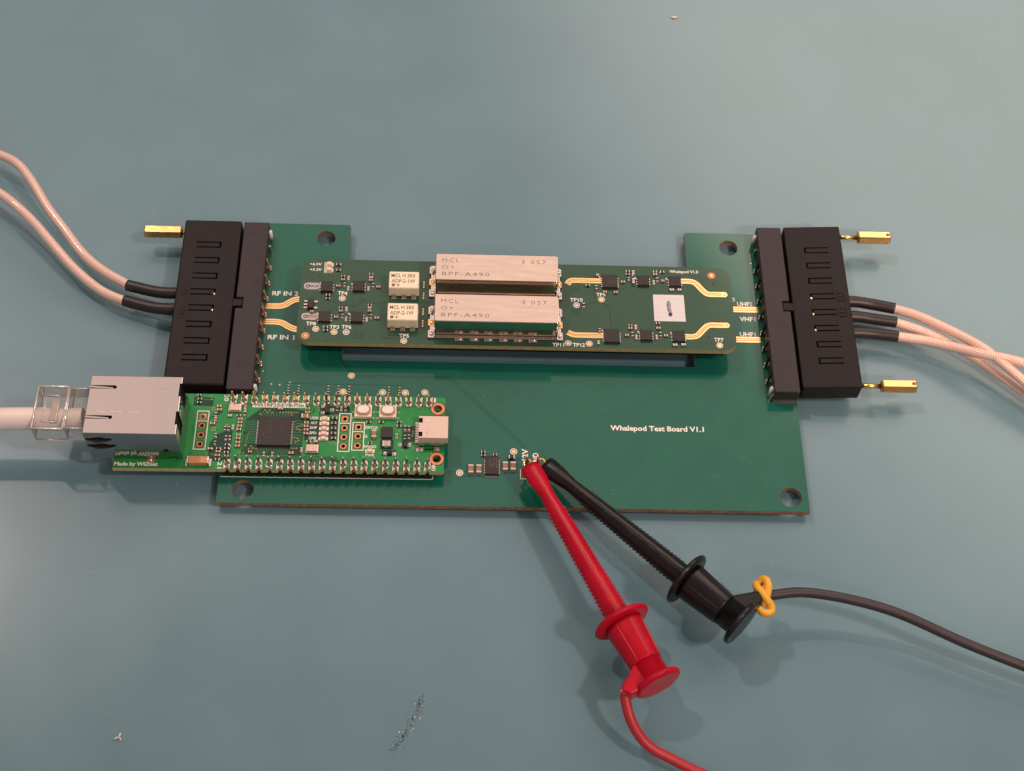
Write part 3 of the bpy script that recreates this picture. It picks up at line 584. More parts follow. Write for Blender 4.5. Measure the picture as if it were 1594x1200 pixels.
# ------------------------------------------------------------------ the small bright green microcontroller board
P = 4.15
PK = thing('pico_board', 'small bright green circuit board with pin rows and a silver jack, on the large board', 'circuit board', (26, 17, 0))
X0, XE = 2.365, 50.625
ol = [(-24.84, 6.75)]
for i in range(20):
    x = X0 + 2.54 * i; y = 6.92 + yr(x)
    ol += [(x + .5 * math.cos(math.radians(180 - t)), y + .5 * math.sin(math.radians(180 - t))) for t in range(0, 181, 30)]
ol += [(54.2, 7.12), (54.62, 7.5), (54.62, 27.7), (54.3, 28.06)]
for i in range(19, -1, -1):
    x = X0 + 2.54 * i; y = 27.92 + yr(x)
    ol += [(x + .5 * math.cos(math.radians(-t)), y + .5 * math.sin(math.radians(-t))) for t in range(0, 181, 30)]
ol += [(-24.84, 27.75)]
hl = [circ(-4.73, y, .5, 14) for y in (21.31, 18.75, 16.2, 13.65)] + [circ(30, y, .5, 14) for y in (21.39, 18.86, 16.3, 13.74)] + [circ(33.43, y, .5, 14) for y in (19.15, 16.57, 14.01)] + [circ(52.83, 24.8, 1.05, 20), circ(52.83, 10.7, 1.05, 20)]
plate('circuit_board', ol, hl, P - 1.6, P, ['pico_mask', 'pico_edge'], PK)
for yrow in (8.53, 26.31):
    hd = MB()
    for i in range(20):
        x = X0 + 2.54 * i; hd.prism([(x - 1.27, yrow + yr(x) - .8), (x - .8, yrow + yr(x) - 1.27), (x + .8, yrow + yr(x) - 1.27), (x + 1.27, yrow + yr(x) - .8), (x + 1.27, yrow + yr(x) + .8), (x + .8, yrow + yr(x) + 1.27), (x - .8, yrow + yr(x) + 1.27), (x - 1.27, yrow + yr(x) + .8)], .05, 2.5)
    obj('header_strip', hd, 'black_plastic', PK)
    sg = -1 if yrow < 15 else 1
    pin = MB().box(0, 0, 0, 3.45, .62, .62, 0).box(0, 0, 3.45, 3.8, .62, .62, 0, top=.45).me if False else MB().box(0, 0, 0, 3.45, .62, .62, 0).box(0, 0, 3.45, 3.8, .62, .62, 0, top=.45)
    pinme = pin.mesh('header_pin', ['gold' if sg > 0 else 'tin'])
    def padm():
        q = MB(); out = [(-.8, sg * 1.55), (-.52, sg * 1.6)] + [(.5 * math.cos(math.radians(180 - t)), sg * (1.6 - .52 * math.sin(math.radians(t)))) for t in range(0, 181, 30)] + [(.52, sg * 1.6), (.8, sg * 1.55)]
        out += [(.8 * math.cos(math.radians(t)), -sg * (.55 + .8 * math.sin(math.radians(t)))) for t in range(0, 181, 20)]
        q.flat(out if sg < 0 else out[::-1], .03, 0); q.flat([(x * 1.22, y * 1.14 if y * sg < 0 else y) for x, y in (out if sg < 0 else out[::-1])], .012, 2)
        prof = [(.0, .78), (.25, .62), (.6, .45), (1.1, .34)]; q.lathe([(h_, r_) for h_, r_ in prof], (0, 0, .02), (0, 0, 1), 14, 1)
        # plated half hole
        n = 8
        for j in range(n):
            a0, a1 = math.pi * j / n, math.pi * (j + 1) / n
            q.add([(.48 * math.cos(a0), sg * (1.6 - .48 * math.sin(a0)), .02), (.48 * math.cos(a1), sg * (1.6 - .48 * math.sin(a1)), .02), (.48 * math.cos(a1), sg * (1.6 - .48 * math.sin(a1)), -1.6), (.48 * math.cos(a0), sg * (1.6 - .48 * math.sin(a0)), -1.6)], [(0, 1, 2, 3)], 3)
        return q
    pme = padm().mesh('solder_pad', ['tin', 'solder', 'pico_dark', 'copper_pad'])
    for i in range(20):
        x = X0 + 2.54 * i; pp = obj('header_pin', pinme, None, PK, loc=(x, yrow + yr(x), P)); pp.rotation_euler = (random.uniform(-.03, .03), random.uniform(-.03, .03), random.uniform(-.1, .1))
        s_ = obj('solder_pad', pme, None, pp, loc=(x, yrow + yr(x), P))
for x, y0, ys in ((-4.73, 0, (21.31, 18.75, 16.2, 13.65)), (30, 0, (21.39, 18.86, 16.3, 13.74)), (33.43, 0, (19.15, 16.57, 14.01))):
    for j, y in enumerate(ys):
        q = MB()
        if j == 0: # square pad round the first hole
            n = 24
            sq = []
            for i in range(n):
                a_ = 2 * math.pi * i / n; c_, s_ = math.cos(a_), math.sin(a_); k_ = .85 / max(abs(c_), abs(s_)); k_ = min(k_, 1.0); sq += [(x + .5 * c_, y + .5 * s_, P + .03), (x + k_ * c_, y + k_ * s_, P + .03)]
            q.add(sq, [(2 * i, 2 * i + 1, (2 * i + 3) % (2 * n), (2 * i + 2) % (2 * n)) for i in range(n)], 0)
        else: q.ring(x, y, P + .03, .5, .86, 0)
        q.cyl((x, y, P + .02), (x, y, P - 1.6), .495, n=16, mi=1, caps=False); q.ring(x, y, P + .012, .86, 1.08, 1)
        obj('header_hole', q, ['copper_pad', 'resistor'], PK)
for y in (24.8, 10.7): obj('mounting_hole', MB().ring(52.83, y, P + .03, 1.05, 1.72, 0, 32).ring(52.83, y, P + .015, 1.7, 1.95, 2, 32).cyl((52.83, y, P + .02), (52.83, y, P - 1.6), 1.04, n=24, mi=1, caps=False), ['copper_pad', 'board_edge', 'pico_dark'], PK)
sk = MB()
for x0, x1, y0, y1, yd in ((-6.12, -3.34, 12.2, 22.9, 20.1), (28.66, 31.46, 12.28, 22.93, 20.18), (32.07, 34.88, 12.68, 20.45, 17.86)):
    sk.ribbon([(x0, y0), (x1, y0), (x1, y1), (x0, y1)], .22, P + .04, closed=True); sk.ribbon([(x0, yd), (x1, yd)], .22, P + .04)
obj('silkscreen_lines', sk, 'silk', PK)
obj('name_plate', MB().flat([(7.1, 24.25), (20.05, 24.36), (20.08, 25.78), (7.08, 25.5)], P + .04), 'silk', PK)
text('W55RP20-EVB-Pico', 13.6, 24.97, 12.3, .98, P + .06, 'silk_dark', PK, .008, bold=.012)
for s, x, y, wd, ht, r in (('20', .54, 26.75, 1.9, 1.15, -math.pi / 2), ('21', .68, 7.95, 1.9, 1.1, -math.pi / 2), ('40', 52.1, 8.2, 1.8, 1.05, -math.pi / 2), ('1', 52.0, 27.2, 1.3, .4, -math.pi / 2), ('USER', 22.5, 21.5, 2.2, .75, 0), ('ACT', 22.5, 20.1, 1.6, .75, 0), ('DUP', 22.45, 18.75, 1.7, .75, 0), ('SPD', 22.4, 17.3, 1.7, .75, 0), ('LINK', 22.5, 15.85, 1.9, .75, 0),
                        ('SWCLK', 36.65, 19.07, 3.2, .85, 0), ('G', 35.35, 16.61, .75, .85, 0), ('SWDIO', 36.5, 13.75, 3.0, .85, 0), ('PWR', 36.6, 11.4, 2.1, .85, 0), ('Made by WIZnet', -19.32, 7.72, 10.4, 1.35, .005)):
    text(s, x, y, wd, ht, P + .05, 'silk', PK, r, bold=.045 if 'Made' in s else .02)
# dark clearings and light traces round the main chip
dk = MB()
for poly in ([(5.3, 10.9), (20.0, 10.9), (20.0, 23.6), (17.0, 24.1), (9.5, 24.1), (5.6, 20.6)], [(-2.4, 8.9), (2.9, 9.6), (2.9, 17.9), (-.6, 16.6), (-2.4, 14.0)], [(13.6, 9.2), (29.5, 9.3), (28.5, 10.8), (14, 10.7)], [(20.3, 15.2), (28.3, 15.2), (28.3, 21.9), (20.8, 21.9)], [(23.6, 22.3), (31.2, 22.8), (31.2, 24.9), (27.2, 24.9), (23.6, 25.3)], [(-7.4, 24.4), (-2.6, 24.4), (-2.6, 26.8), (-7.4, 26.9)], [(44.2, 13.3), (46.0, 13.3), (46.0, 15.4), (47.6, 15.4), (47.6, 19.7), (44.2, 19.7)], [(49.8, 13.0), (52, 13.0), (52, 13.5), (49.8, 13.5)], [(-3.6, 19.3), (-2.9, 20.9), (-.4, 22.3), (-.4, 22.9), (-3.2, 20.9)], [(38.9, 13.1), (42.2, 13.1), (42.2, 15.7), (38.9, 15.7)], [(39.4, 11.2), (43, 11.2), (43, 12.9), (39.4, 12.9)]):
    dk.flat(poly, P + .012)
obj('dark_clearings', dk, 'pico_dark', PK, kind='stuff')
tr = MB()
for i in range(13):     # left fan
    y = 20.5 - .52 * i; yc_ = 20.7 - .62 * i if i < 6 else 20.5 - .66 * i
    tr.ribbon([(9.1, y), (7.6 - .09 * i, y), (6.2, y - .3 if i < 6 else y - .9 - .05 * i), (5.3, yc_ - (0 if i < 6 else .4))], .16, P + .02)
for i in range(12):     # bottom fan
    x = 9.7 + .6 * i
    if i < 4: tr.ribbon([(x, 13.1), (x, 12.4 - .1 * i), (x - 1.4, 11.0 - .28 * i), (x - 4.5, 11.0 - .28 * i), (-2.0 + i * .4, 11.0 - .28 * i)], .16, P + .02)
    elif i < 6: tr.ribbon([(x, 13.1), (x, 12.2), (x + (.3 if i == 5 else -.3), 11.6)], .16, P + .02)
    else: tr.ribbon([(x, 13.1), (x, 12.2 + .12 * (i - 6)), (x + 1.5, 10.6 - .26 * (6 - i) - 1.4 + .0), (27, 10.6 - .26 * (6 - i) - 1.4)], .16, P + .02)
for i in range(9):      # right
    y = 20.4 - .75 * i; tr.ribbon([(17.1, y), (18.0, y), (18.5, y + .3 * (1 - i / 4)), (19.8, y + .3 * (1 - i / 4))], .16, P + .02)
for i in range(10):     # top
    x = 9.8 + .68 * i; tr.ribbon([(x, 21.3), (x, 22.0), (x + .12 * (i - 5), 22.6), (x + .16 * (i - 5), 23.2)], .16, P + .02)
for i in range(4): tr.ribbon([(27.0 + .5 * i, 14.2 - .2 * (i % 2)), (27.0 + .5 * i, 12.0), (25.2 + .5 * i, 10.2), (25.2 + .5 * i, 9.4)], .14, P + .02); tr.ribbon([(31.6 + .32 * i, 17), (31.6 + .32 * i, 11.3 - .3 * i), (30.9, 10.6 - .3 * i), (27.5, 10.6 - .3 * i)], .12, P + .02)
for i in range(5): tr.ribbon([(-2.6, 23.6 - .35 * i), (-6.6, 23.0 - .9 * i), (-8.6, 21.2 - 1.7 * i)], .3, P + .02)
for i in range(5): tr.ribbon([(20.2, 25.3 - .25 * i), (21.6, 25.1 - .25 * i), (22.4 + .0, 24.3 - .2 * i), (22.2 - .25 * i, 22.2)], .12, P + .02)
for y in (27.3, 26.2): tr.ribbon([(-6.2, y), (-3.2, y)], .2, P + .02); tr.ribbon([(-6.2, y), (-8, y - .5)], .2, P + .02)
obj('copper_traces', tr, 'pico_trace', PK, kind='stuff')
vi = MB()
for x, y in ((9.2, 22.3), (10.3, 23.5), (10.9, 22.9), (11.4, 23.5), (12.0, 22.8), (14.0, 23.0), (14.7, 23.0), (15.4, 23.0), (16.1, 23.0), (16.8, 23.0), (17.5, 23.0), (18.2, 23.0), (16.9, 22.3), (18.3, 18.9), (19.0, 19.2), (19.6, 19.5), (18.6, 18.3), (19.2, 18.0), (17.9, 15.9), (18.6, 15.8), (19.0, 15.2), (18.4, 14.7), (17.3, 12.9), (18.0, 12.9), (18.7, 12.9), (7.7, 13.3), (7.2, 12.6), (8.2, 12.7), (9.0, 12.6), (6.4, 13.6), (-3.1, 26.3), (-3.2, 27.3), (27.0, 14.5), (27.6, 14.9), (28.1, 14.3), (28.7, 14.8), (23.5, 23.9), (23.2, 24.6), (33.6, 21.1), (34.3, 21.1), (39, 19.6), (45.0, 19.9), (43.4, 18.3), (46.9, 18.2), (46.9, 17.6), (46.7, 16.9), (44.3, 13.0), (47.1, 13.6), (51.5, 12.1), (39.3, 12.0), (37.0, 15.9), (37.0, 15.2), (-2.5, 23.9), (-1.9, 23.9), (-2.5, 23.2), (-1.9, 23.2), (-2.0, 18.3), (-1.5, 18.3), (-2.0, 17.6), (-1.5, 17.6), (1.3, 19.1), (3.0, 19.1), (6.0, 11.5), (5.2, 11.5)):
    vi.ring(x, y, P + .03, .12, .23, 0, 10); vi.disc(x, y, P + .028, .13, 1, 8)
obj('board_vias', vi, ['via_gold', 'resistor'], PK, kind='stuff')
# main chip
mc = chip(PK, 13.1, 17.2, 8.0, .95, P, 17, name='main_chip', ext=.34, top=False)
text('WIZnet', 11.9, 18.4, 3.6, 1.0, P + .97, 'chip_mark', mc, math.radians(100), bold=.0); text('W55RP20', 14.7, 17.3, 2.3, .45, P + .97, 'chip_mark', mc, math.pi / 2, bold=0); text('S2E', 15.3, 17.4, 1.6, .45, P + .97, 'chip_mark', mc, math.pi / 2, bold=0)
lg = MB(); lg.ribbon([(11.6 + 1.0 * math.cos(t), 16.3 + 1.1 * math.sin(t)) for t in [math.radians(d) for d in range(110, 330, 15)]], .16, P + .965); lg.ring(9.97, 14.35, P + .965, .1, .22, 0, 12)
obj('chip_logo', lg, 'chip_mark', mc)
# crystals
for x, y, wd, hd in ((2.95, 23.75, 3.2, 2.3), (22.55, 12.65, 3.25, 2.4)):
    c_ = obj('crystal', MB().box(x, y, P + .02, P + .55, wd, hd), 'tin', PK, bevel=.08, seg=1); obj('crystal_lid', MB().box(x, y + .05, P + .55, P + .85, wd * .86, hd * .84), 'crystal', c_, bevel=.1)
PP = [('k', -6.15, 27.32, 1.19, .63), ('k', -5.98, 26.25, 1.28, .64), ('k', -5.98, 25.24, 1.38, .64), ('c', -.99, 24.25, 1.38, .81), ('c', -.84, 23.22, 1.38, .8), ('b', -1.55, 21.75, .7, 1.4), ('c', -1.5, 20.4, .7, 1.25), ('c', -2.16, 19.28, 1.47, .8), ('s', 5.45, 23.99, .59, 1.62), ('b', 5.45, 22.2, .68, 1.49), ('s', 1.92, 21.61, 1.27, .91), ('k', 3.98, 21.72, 1.28, .8), ('c', 4.47, 20.67, 1.38, .8), ('c', 4.56, 19.73, 1.37, .8), ('c', 4.5, 18.73, 1.37, .79), ('c', 4.44, 17.74, 1.37, .79), ('b', .99, 17.9, .58, 1.4), ('b', 1.92, 17.9, .59, 1.4), ('s', 2.93, 18.27, .59, 1.47),
      ('c', 4.49, 16.21, 1.36, .79), ('c', 4.48, 15.25, 1.36, .78), ('c', 4.49, 14.13, 1.36, .79), ('c', 4.48, 13.12, 1.36, .78), ('b', -1.0, 15.98, .58, 1.34), ('b', -.93, 13.85, .58, 1.34), ('k', 1.5, 15.36, .59, 1.46), ('k', 2.42, 15.37, .58, 1.45), ('k', 1.97, 13.46, 1.36, .67), ('k', 1.97, 12.45, 1.45, .67), ('k', 1.98, 11.34, 1.45, .66), ('k', -.01, 12.41, 1.45, .67), ('c', -.02, 11.47, 1.45, .67), ('c', -.01, 10.47, 1.45, .66), ('k', -.01, 9.42, 1.45, .77), ('k', 2.07, 10.4, 1.45, .66), ('c', -1.99, 12.26, 1.35, .67), ('c', 7.68, 11.57, 1.2, .67),
      ('c', 14.03, 23.75, 1.41, .64), ('c', 20.71, 24.0, 1.41, .7), ('c', 20.73, 22.99, 1.42, .69), ('c', 20.22, 21.65, 2.2, 1.3), ('c', 20.66, 19.97, 1.41, .75), ('c', 20.67, 19.0, 1.4, .75), ('c', 20.69, 18.03, 1.4, .75), ('c', 20.71, 16.97, 1.4, .75), ('c', 11.06, 10.9, .54, 1.5), ('c', 13.08, 10.9, .53, 1.5), ('c', 17.56, 11.42, 1.5, .86), ('s', 20.03, 12.3, .53, 1.5), ('k', 21.56, 14.76, 1.4, .74), ('s', 23.3, 14.8, 1.18, .74),
      ('k', 27.51, 21.51, 1.52, .8), ('k', 27.38, 20.06, 1.41, .75), ('k', 27.41, 18.62, 1.41, .75), ('k', 27.44, 17.18, 1.41, .74), ('k', 27.52, 15.82, 1.4, .75), ('b', 28.02, 24.05, .66, 1.52), ('c', 29.0, 24.07, .54, 1.52), ('b', 30.04, 24.09, .65, 1.53), ('k', 35.88, 20.49, 1.52, .76), ('k', 38.93, 20.55, 1.52, .76), ('c', 37.4, 16.95, 1.4, 2.6), ('k', 36.49, 14.55, 1.4, .7), ('k', 43.43, 20.58, 1.52, .63), ('k', 43.36, 19.58, 1.52, .7), ('b', 44.91, 18.92, .55, 1.5), ('b', 45.88, 18.94, .54, 1.38), ('c', 42.92, 16.64, .71, 1.6), ('b', 44.94, 16.37, .54, 1.49), ('b', 45.91, 16.51, .54, 1.37), ('s', 40.48, 14.25, 2.5, 1.8)]
for q in PP: smd(PK, *q, P)
sb = MB()
for x, y, wd, hd in ((24.4, 24.85, .9, .75), (24.45, 22.98, .9, .75), (26.7, 23.85, 1.0, .8), (43.75, 14.35, .9, .9), (46.1, 14.4, .8, 1.0), (40.25, 11.9, .8, .9), (42.5, 11.8, .9, .9), (48.7, 13.0, 1.8, .8), (52.8, 13.15, 1.4, .8), (47.9, 20.4, 1.0, .7), (31.95, 23.4, .5, .45), (37.0, 23.4, .5, .45), (32.0, 21.75, .55, .5), (37.0, 21.75, .55, .5), (38.0, 23.4, .5, .45), (43.1, 23.4, .5, .45), (38.0, 21.75, .55, .5), (43.0, 21.75, .5, .5)):
    sb.box(x, y, P + .015, P + .12, wd, hd); sb.dome(x, y, P + .1, wd * .42, hd * .42, .22)
obj('solder_spots', sb, 'solder', PK, kind='stuff')
for x, y, wd, hd, hh, nm in ((25.56, 24.0, 1.1, 2.7, .9, 'transistor'), (45.17, 14.35, .95, 1.6, .8, 'transistor'), (41.25, 12.1, .95, 1.45, .8, 'transistor')):
    obj(nm, MB().box(x, y, P + .05, P + hh, wd, hd, 0, top=.9), 'chip', PK, bevel=.05, seg=1)
u2 = chip(PK, 40.5, 17.5, 2.75, .8, P, 5, sy=3.0, name='regulator_chip', left=False, right=False)
for y in (21.3, 19.93, 18.5, 17.1, 15.7):
    l = obj('indicator_light', MB().box(25.05, y - .05, P + .02, P + .3, 2.35, .95), 'led_white', PK, bevel=.04, seg=1); obj('light_lens', MB().box(25.05, y, P + .3, P + .75, 1.35, .9, 0, top=.86), 'led_lens', l, bevel=.06, seg=1)
l = obj('indicator_light', MB().box(36.53, 12.4, P + .02, P + .3, 2.35, .95), 'led_white', PK, bevel=.04, seg=1); obj('light_lens', MB().box(36.53, 12.45, P + .3, P + .75, 1.35, .9, 0, top=.86), 'led_lens', l, bevel=.06, seg=1)
for x in (34.45, 40.5):
    y = 23.2; bt = obj('push_button', MB().box(x, y, P + .05, P + 1.25, 4.2, 3.4), 'button_body', PK, bevel=.12)
    oct_ = [(x + sx * a_, y + .05 + sy * b_) for sx, sy, a_, b_ in ((-1, -1, 1.1, 1.5), (1, -1, 1.1, 1.5), (1, -1, 1.85, .85), (1, 1, 1.85, .85), (1, 1, 1.1, 1.5), (-1, 1, 1.1, 1.5), (-1, 1, 1.85, .85), (-1, -1, 1.85, .85))]
    obj('button_rim', MB().prism(oct_, P + 1.25, P + 1.36), 'button_rim', bt)
    obj('button_cap', MB().prism(rrect(x, y + .1, 2.95, 2.3, 1.1, 6), P + 1.3, P + 1.95, 0, smooth=True), 'button_cap', bt, bevel=.25, seg=3)
bc = obj('large_capacitor', MB().box(-4.45, 8.6, P + .05, P + 1.55, 4.3, 1.9), 'orange_cap', PK, bevel=.12)
for x in (-6.85, -2.05): obj('end_cap', MB().box(x, 8.6, P + .03, P + 1.5, .55, 1.95, 0).box(x + (-.4 if x < -4 else .4), 8.55, P + .015, P + .2, .7, 2.1), 'solder', bc, bevel=.08, seg=1)
obj('solder_joint', MB().ring(-15.9, 8.95, P + .03, .6, 1.0, 1, 24).dome(-15.9, 8.95, P + .02, .75, .75, .8, 0, 16, 5), ['solder', 'copper_pad'], PK)
# USB socket
ub = MB()
prof = rrect(0, 0, 8.0, 3.1, 1.1, 6)
o_ = len(ub.v); n = len(prof)
ub.add([(x, 17.65 + p, P + 1.62 + q) for x in (48.3, 55.45) for p, q in prof], [[i for i in range(n)], [n + i for i in range(n)][::-1]] + [(i, n + i, n + (i + 1) % n, (i + 1) % n) for i in range(n)], 0, False)
for i in range(2, 2 + n): ub.sm[i] = True
ub.sm = [False] * len(ub.f); us = obj('usb_socket', ub, 'usb_shell', PK)
ct = MB().box(48.75, 19.6, P + 2.6, P + 5, .95, 1.3).box(48.75, 15.75, P + 2.6, P + 5, .95, 1.3)
cut(us, ct, 'slot_dark'); cut(us, MB().add([(x, 17.65 + p * .9, P + 1.62 + q * .8) for x in (51.5, 57) for p, q in prof], [[i for i in range(n)], [n + i for i in range(n)][::-1]] + [(i, n + i, n + (i + 1) % n, (i + 1) % n) for i in range(n)]), 'slot_dark')
for y in (19.5, 16.2): obj('weld_dot', MB().dome(50.4, y, P + 3.12, .26, .26, .12, 0, 10), 'solder', us)
lr = MB()
for i in range(12): lr.box(47.9, 20.3 - .48 * i, P + .02, P + .4, .9, .26)
obj('lead_row', lr, 'solder', us, kind='stuff')
for x, y in ((52.8, 13.35), (52.8, 21.95), (49.0, 13.25)): obj('shield_tab', MB().box(x, y, P - .2, P + .9, 1.4, .35), 'solder', us, bevel=.08, seg=1)
# network jack
J = obj('network_jack', MB().box(-19.05, 17.2, P + .1, 16.4, 21.7, 15.9), 'shield', PK, bevel=.16)
k = MB()
for y in (21.95, 13.65):
    k.prism(rrect(-27.0, y, 7.0, .95, .46, 5), 13.4, 18)
k.prism([(-13.4, 22.9), (-11.3, 22.95), (-11.3, 22.5), (-12.9, 22.45), (-12.9, 21.7), (-13.4, 21.7)], 14.5, 18)
for y in (21.5, 13.8): k.box(-8.3, y, 10, 18, .9, 3.6)
for z, x1 in ((13.6, -23.5), (10.6, -23.0)):   # front springs: lens-shaped slits
    pts = [(-30.5 + (x1 + 30.5) * i / 8, .8 * math.sin(math.pi * min(1, .25 + i / 8 * .75))) for i in range(9)]
    vs = [(x, 7.5, z + q) for x, q in pts] + [(x, 12, z + q) for x, q in pts] + [(x, 7.5, z) for x, q in pts] + [(x, 12, z) for x, q in pts]
    k.box((-30.5 + x1) / 2, 9.2, z - .45, z + .45, x1 + 30.5, 4.0)
k.box(-10.3, 9.3, P + .0, P + 1.3, 1.8, 1.6); k.box(-11.6, 9.25, 8.0, 9.2, 1.2, .9)
cut(J, k)
for y in (21.75, 13.45): obj('spring_tab', MB().add([(-29.9, y + .08, 16.3), (-24.4, y + .08, 15.9), (-24.4, y + .55, 15.9), (-29.9, y + .62, 16.3), (-29.9, y + .08, 16.1), (-24.4, y + .08, 15.7), (-24.4, y + .55, 15.7), (-29.9, y + .62, 16.1)], [(0, 1, 2, 3), (7, 6, 5, 4), (0, 4, 5, 1), (1, 5, 6, 2), (2, 6, 7, 3), (3, 7, 4, 0)]), 'shield', J)
for z, x1 in ((13.6, -23.5), (10.6, -23.0)):   # bulged spring fingers beside the slits
    q = MB(); N = 10
    for i in range(N + 1):
        t = i / N; x = -29.7 + (x1 - .4 + 29.7) * t; d = .75 * math.sin(math.pi * t)
        q.v += [(x, 9.22, z - .5 - .9 * math.sin(math.pi * t) ** .7), (x, 9.22 - d, z - .48)]
    for i in range(N): q.f.append([2 * i, 2 * i + 2, 2 * i + 3, 2 * i + 1]); q.m.append(0); q.sm.append(True)
    obj('spring_tab', q, 'shield', J)
obj('lanced_tab', MB().add([(-11.3, 22.45, 16.43), (-11.3, 21.6, 16.43), (-12.8, 21.6, 16.43), (-12.8, 22.45, 15.8)], [(0, 3, 2, 1)]), 'shield', J)
et = MB(); et.ribbon([(-27.2, 15.55), (-26.6, 15.2), (-25.6, 15.15), (-25.2, 15.2)], .1, 16.42); et.ribbon([(-23.8, 15.2), (-21.2, 15.2)], .1, 16.42); et.ribbon([(-20.0, 15.2), (-17.2, 15.15)], .1, 16.42)
obj('press_marks', et, 'tin', J)

# ------------------------------------------------------------------ network cable with its clear plug
N_ = thing('network_cable', 'pale pinkish white round cable with a clear plastic plug pushed into the silver jack', 'cable', (-40, 17, 10))
pb = obj('clear_plug', MB().box(-38.9, 17.35, 8.6, 14.3, 7.6, 12.0), 'clear_plastic', N_, bevel=.5, seg=3)
obj('plug_nose', MB().box(-31.6, 17.35, 9.3, 14.1, 6.9, 11.2), 'clear_plastic', N_, bevel=.25)
def edge_glint(name, x0, x1, y0, y1, z, r, zb=None):  # pale tubes added along the clear plug's edges to draw their bright highlights
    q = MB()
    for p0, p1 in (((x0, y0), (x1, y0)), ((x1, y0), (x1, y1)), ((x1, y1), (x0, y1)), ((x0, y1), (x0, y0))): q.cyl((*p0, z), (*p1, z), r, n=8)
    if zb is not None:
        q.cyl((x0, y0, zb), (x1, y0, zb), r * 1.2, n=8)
    obj(name, q, 'edge_highlight', pb, kind='stuff')
edge_glint('plug_glint', -42.5, -35.3, 11.55, 23.15, 14.2, .2, 8.75); edge_glint('plug_glint', -35.0, -30.2, 11.9, 22.8, 14.0, .13, 9.4); edge_glint('latch_glint', -40.2, -37.2, 13.4, 20.6, 14.25, .09)
obj('strain_clamp', MB().box(-38.0, 17.0, 12.6, 13.9, 2.2, 6.6, 0, top=.9), 'frosted', N_, bevel=.2)
obj('plug_latch', MB().box(-36.2, 17.35, 7.2, 8.3, 12, 5.2), 'clear_plastic', N_, bevel=.2)
obj('cable_jacket', MB().tube([(-31.5, 16.2, 11.6), (-36, 16.0, 11.5), (-44, 15.8, 11.3), (-52, 15.7, 10.9), (-60, 15.2, 10.2), (-74, 13.5, 8.5), (-100, 9, 5), (-150, -2, .5), (-230, -30, -.8), (-330, -90, -.8)], lambda t: 2.72 if t > .16 else 2.35, 24, sub=6), 'white_jacket', N_)

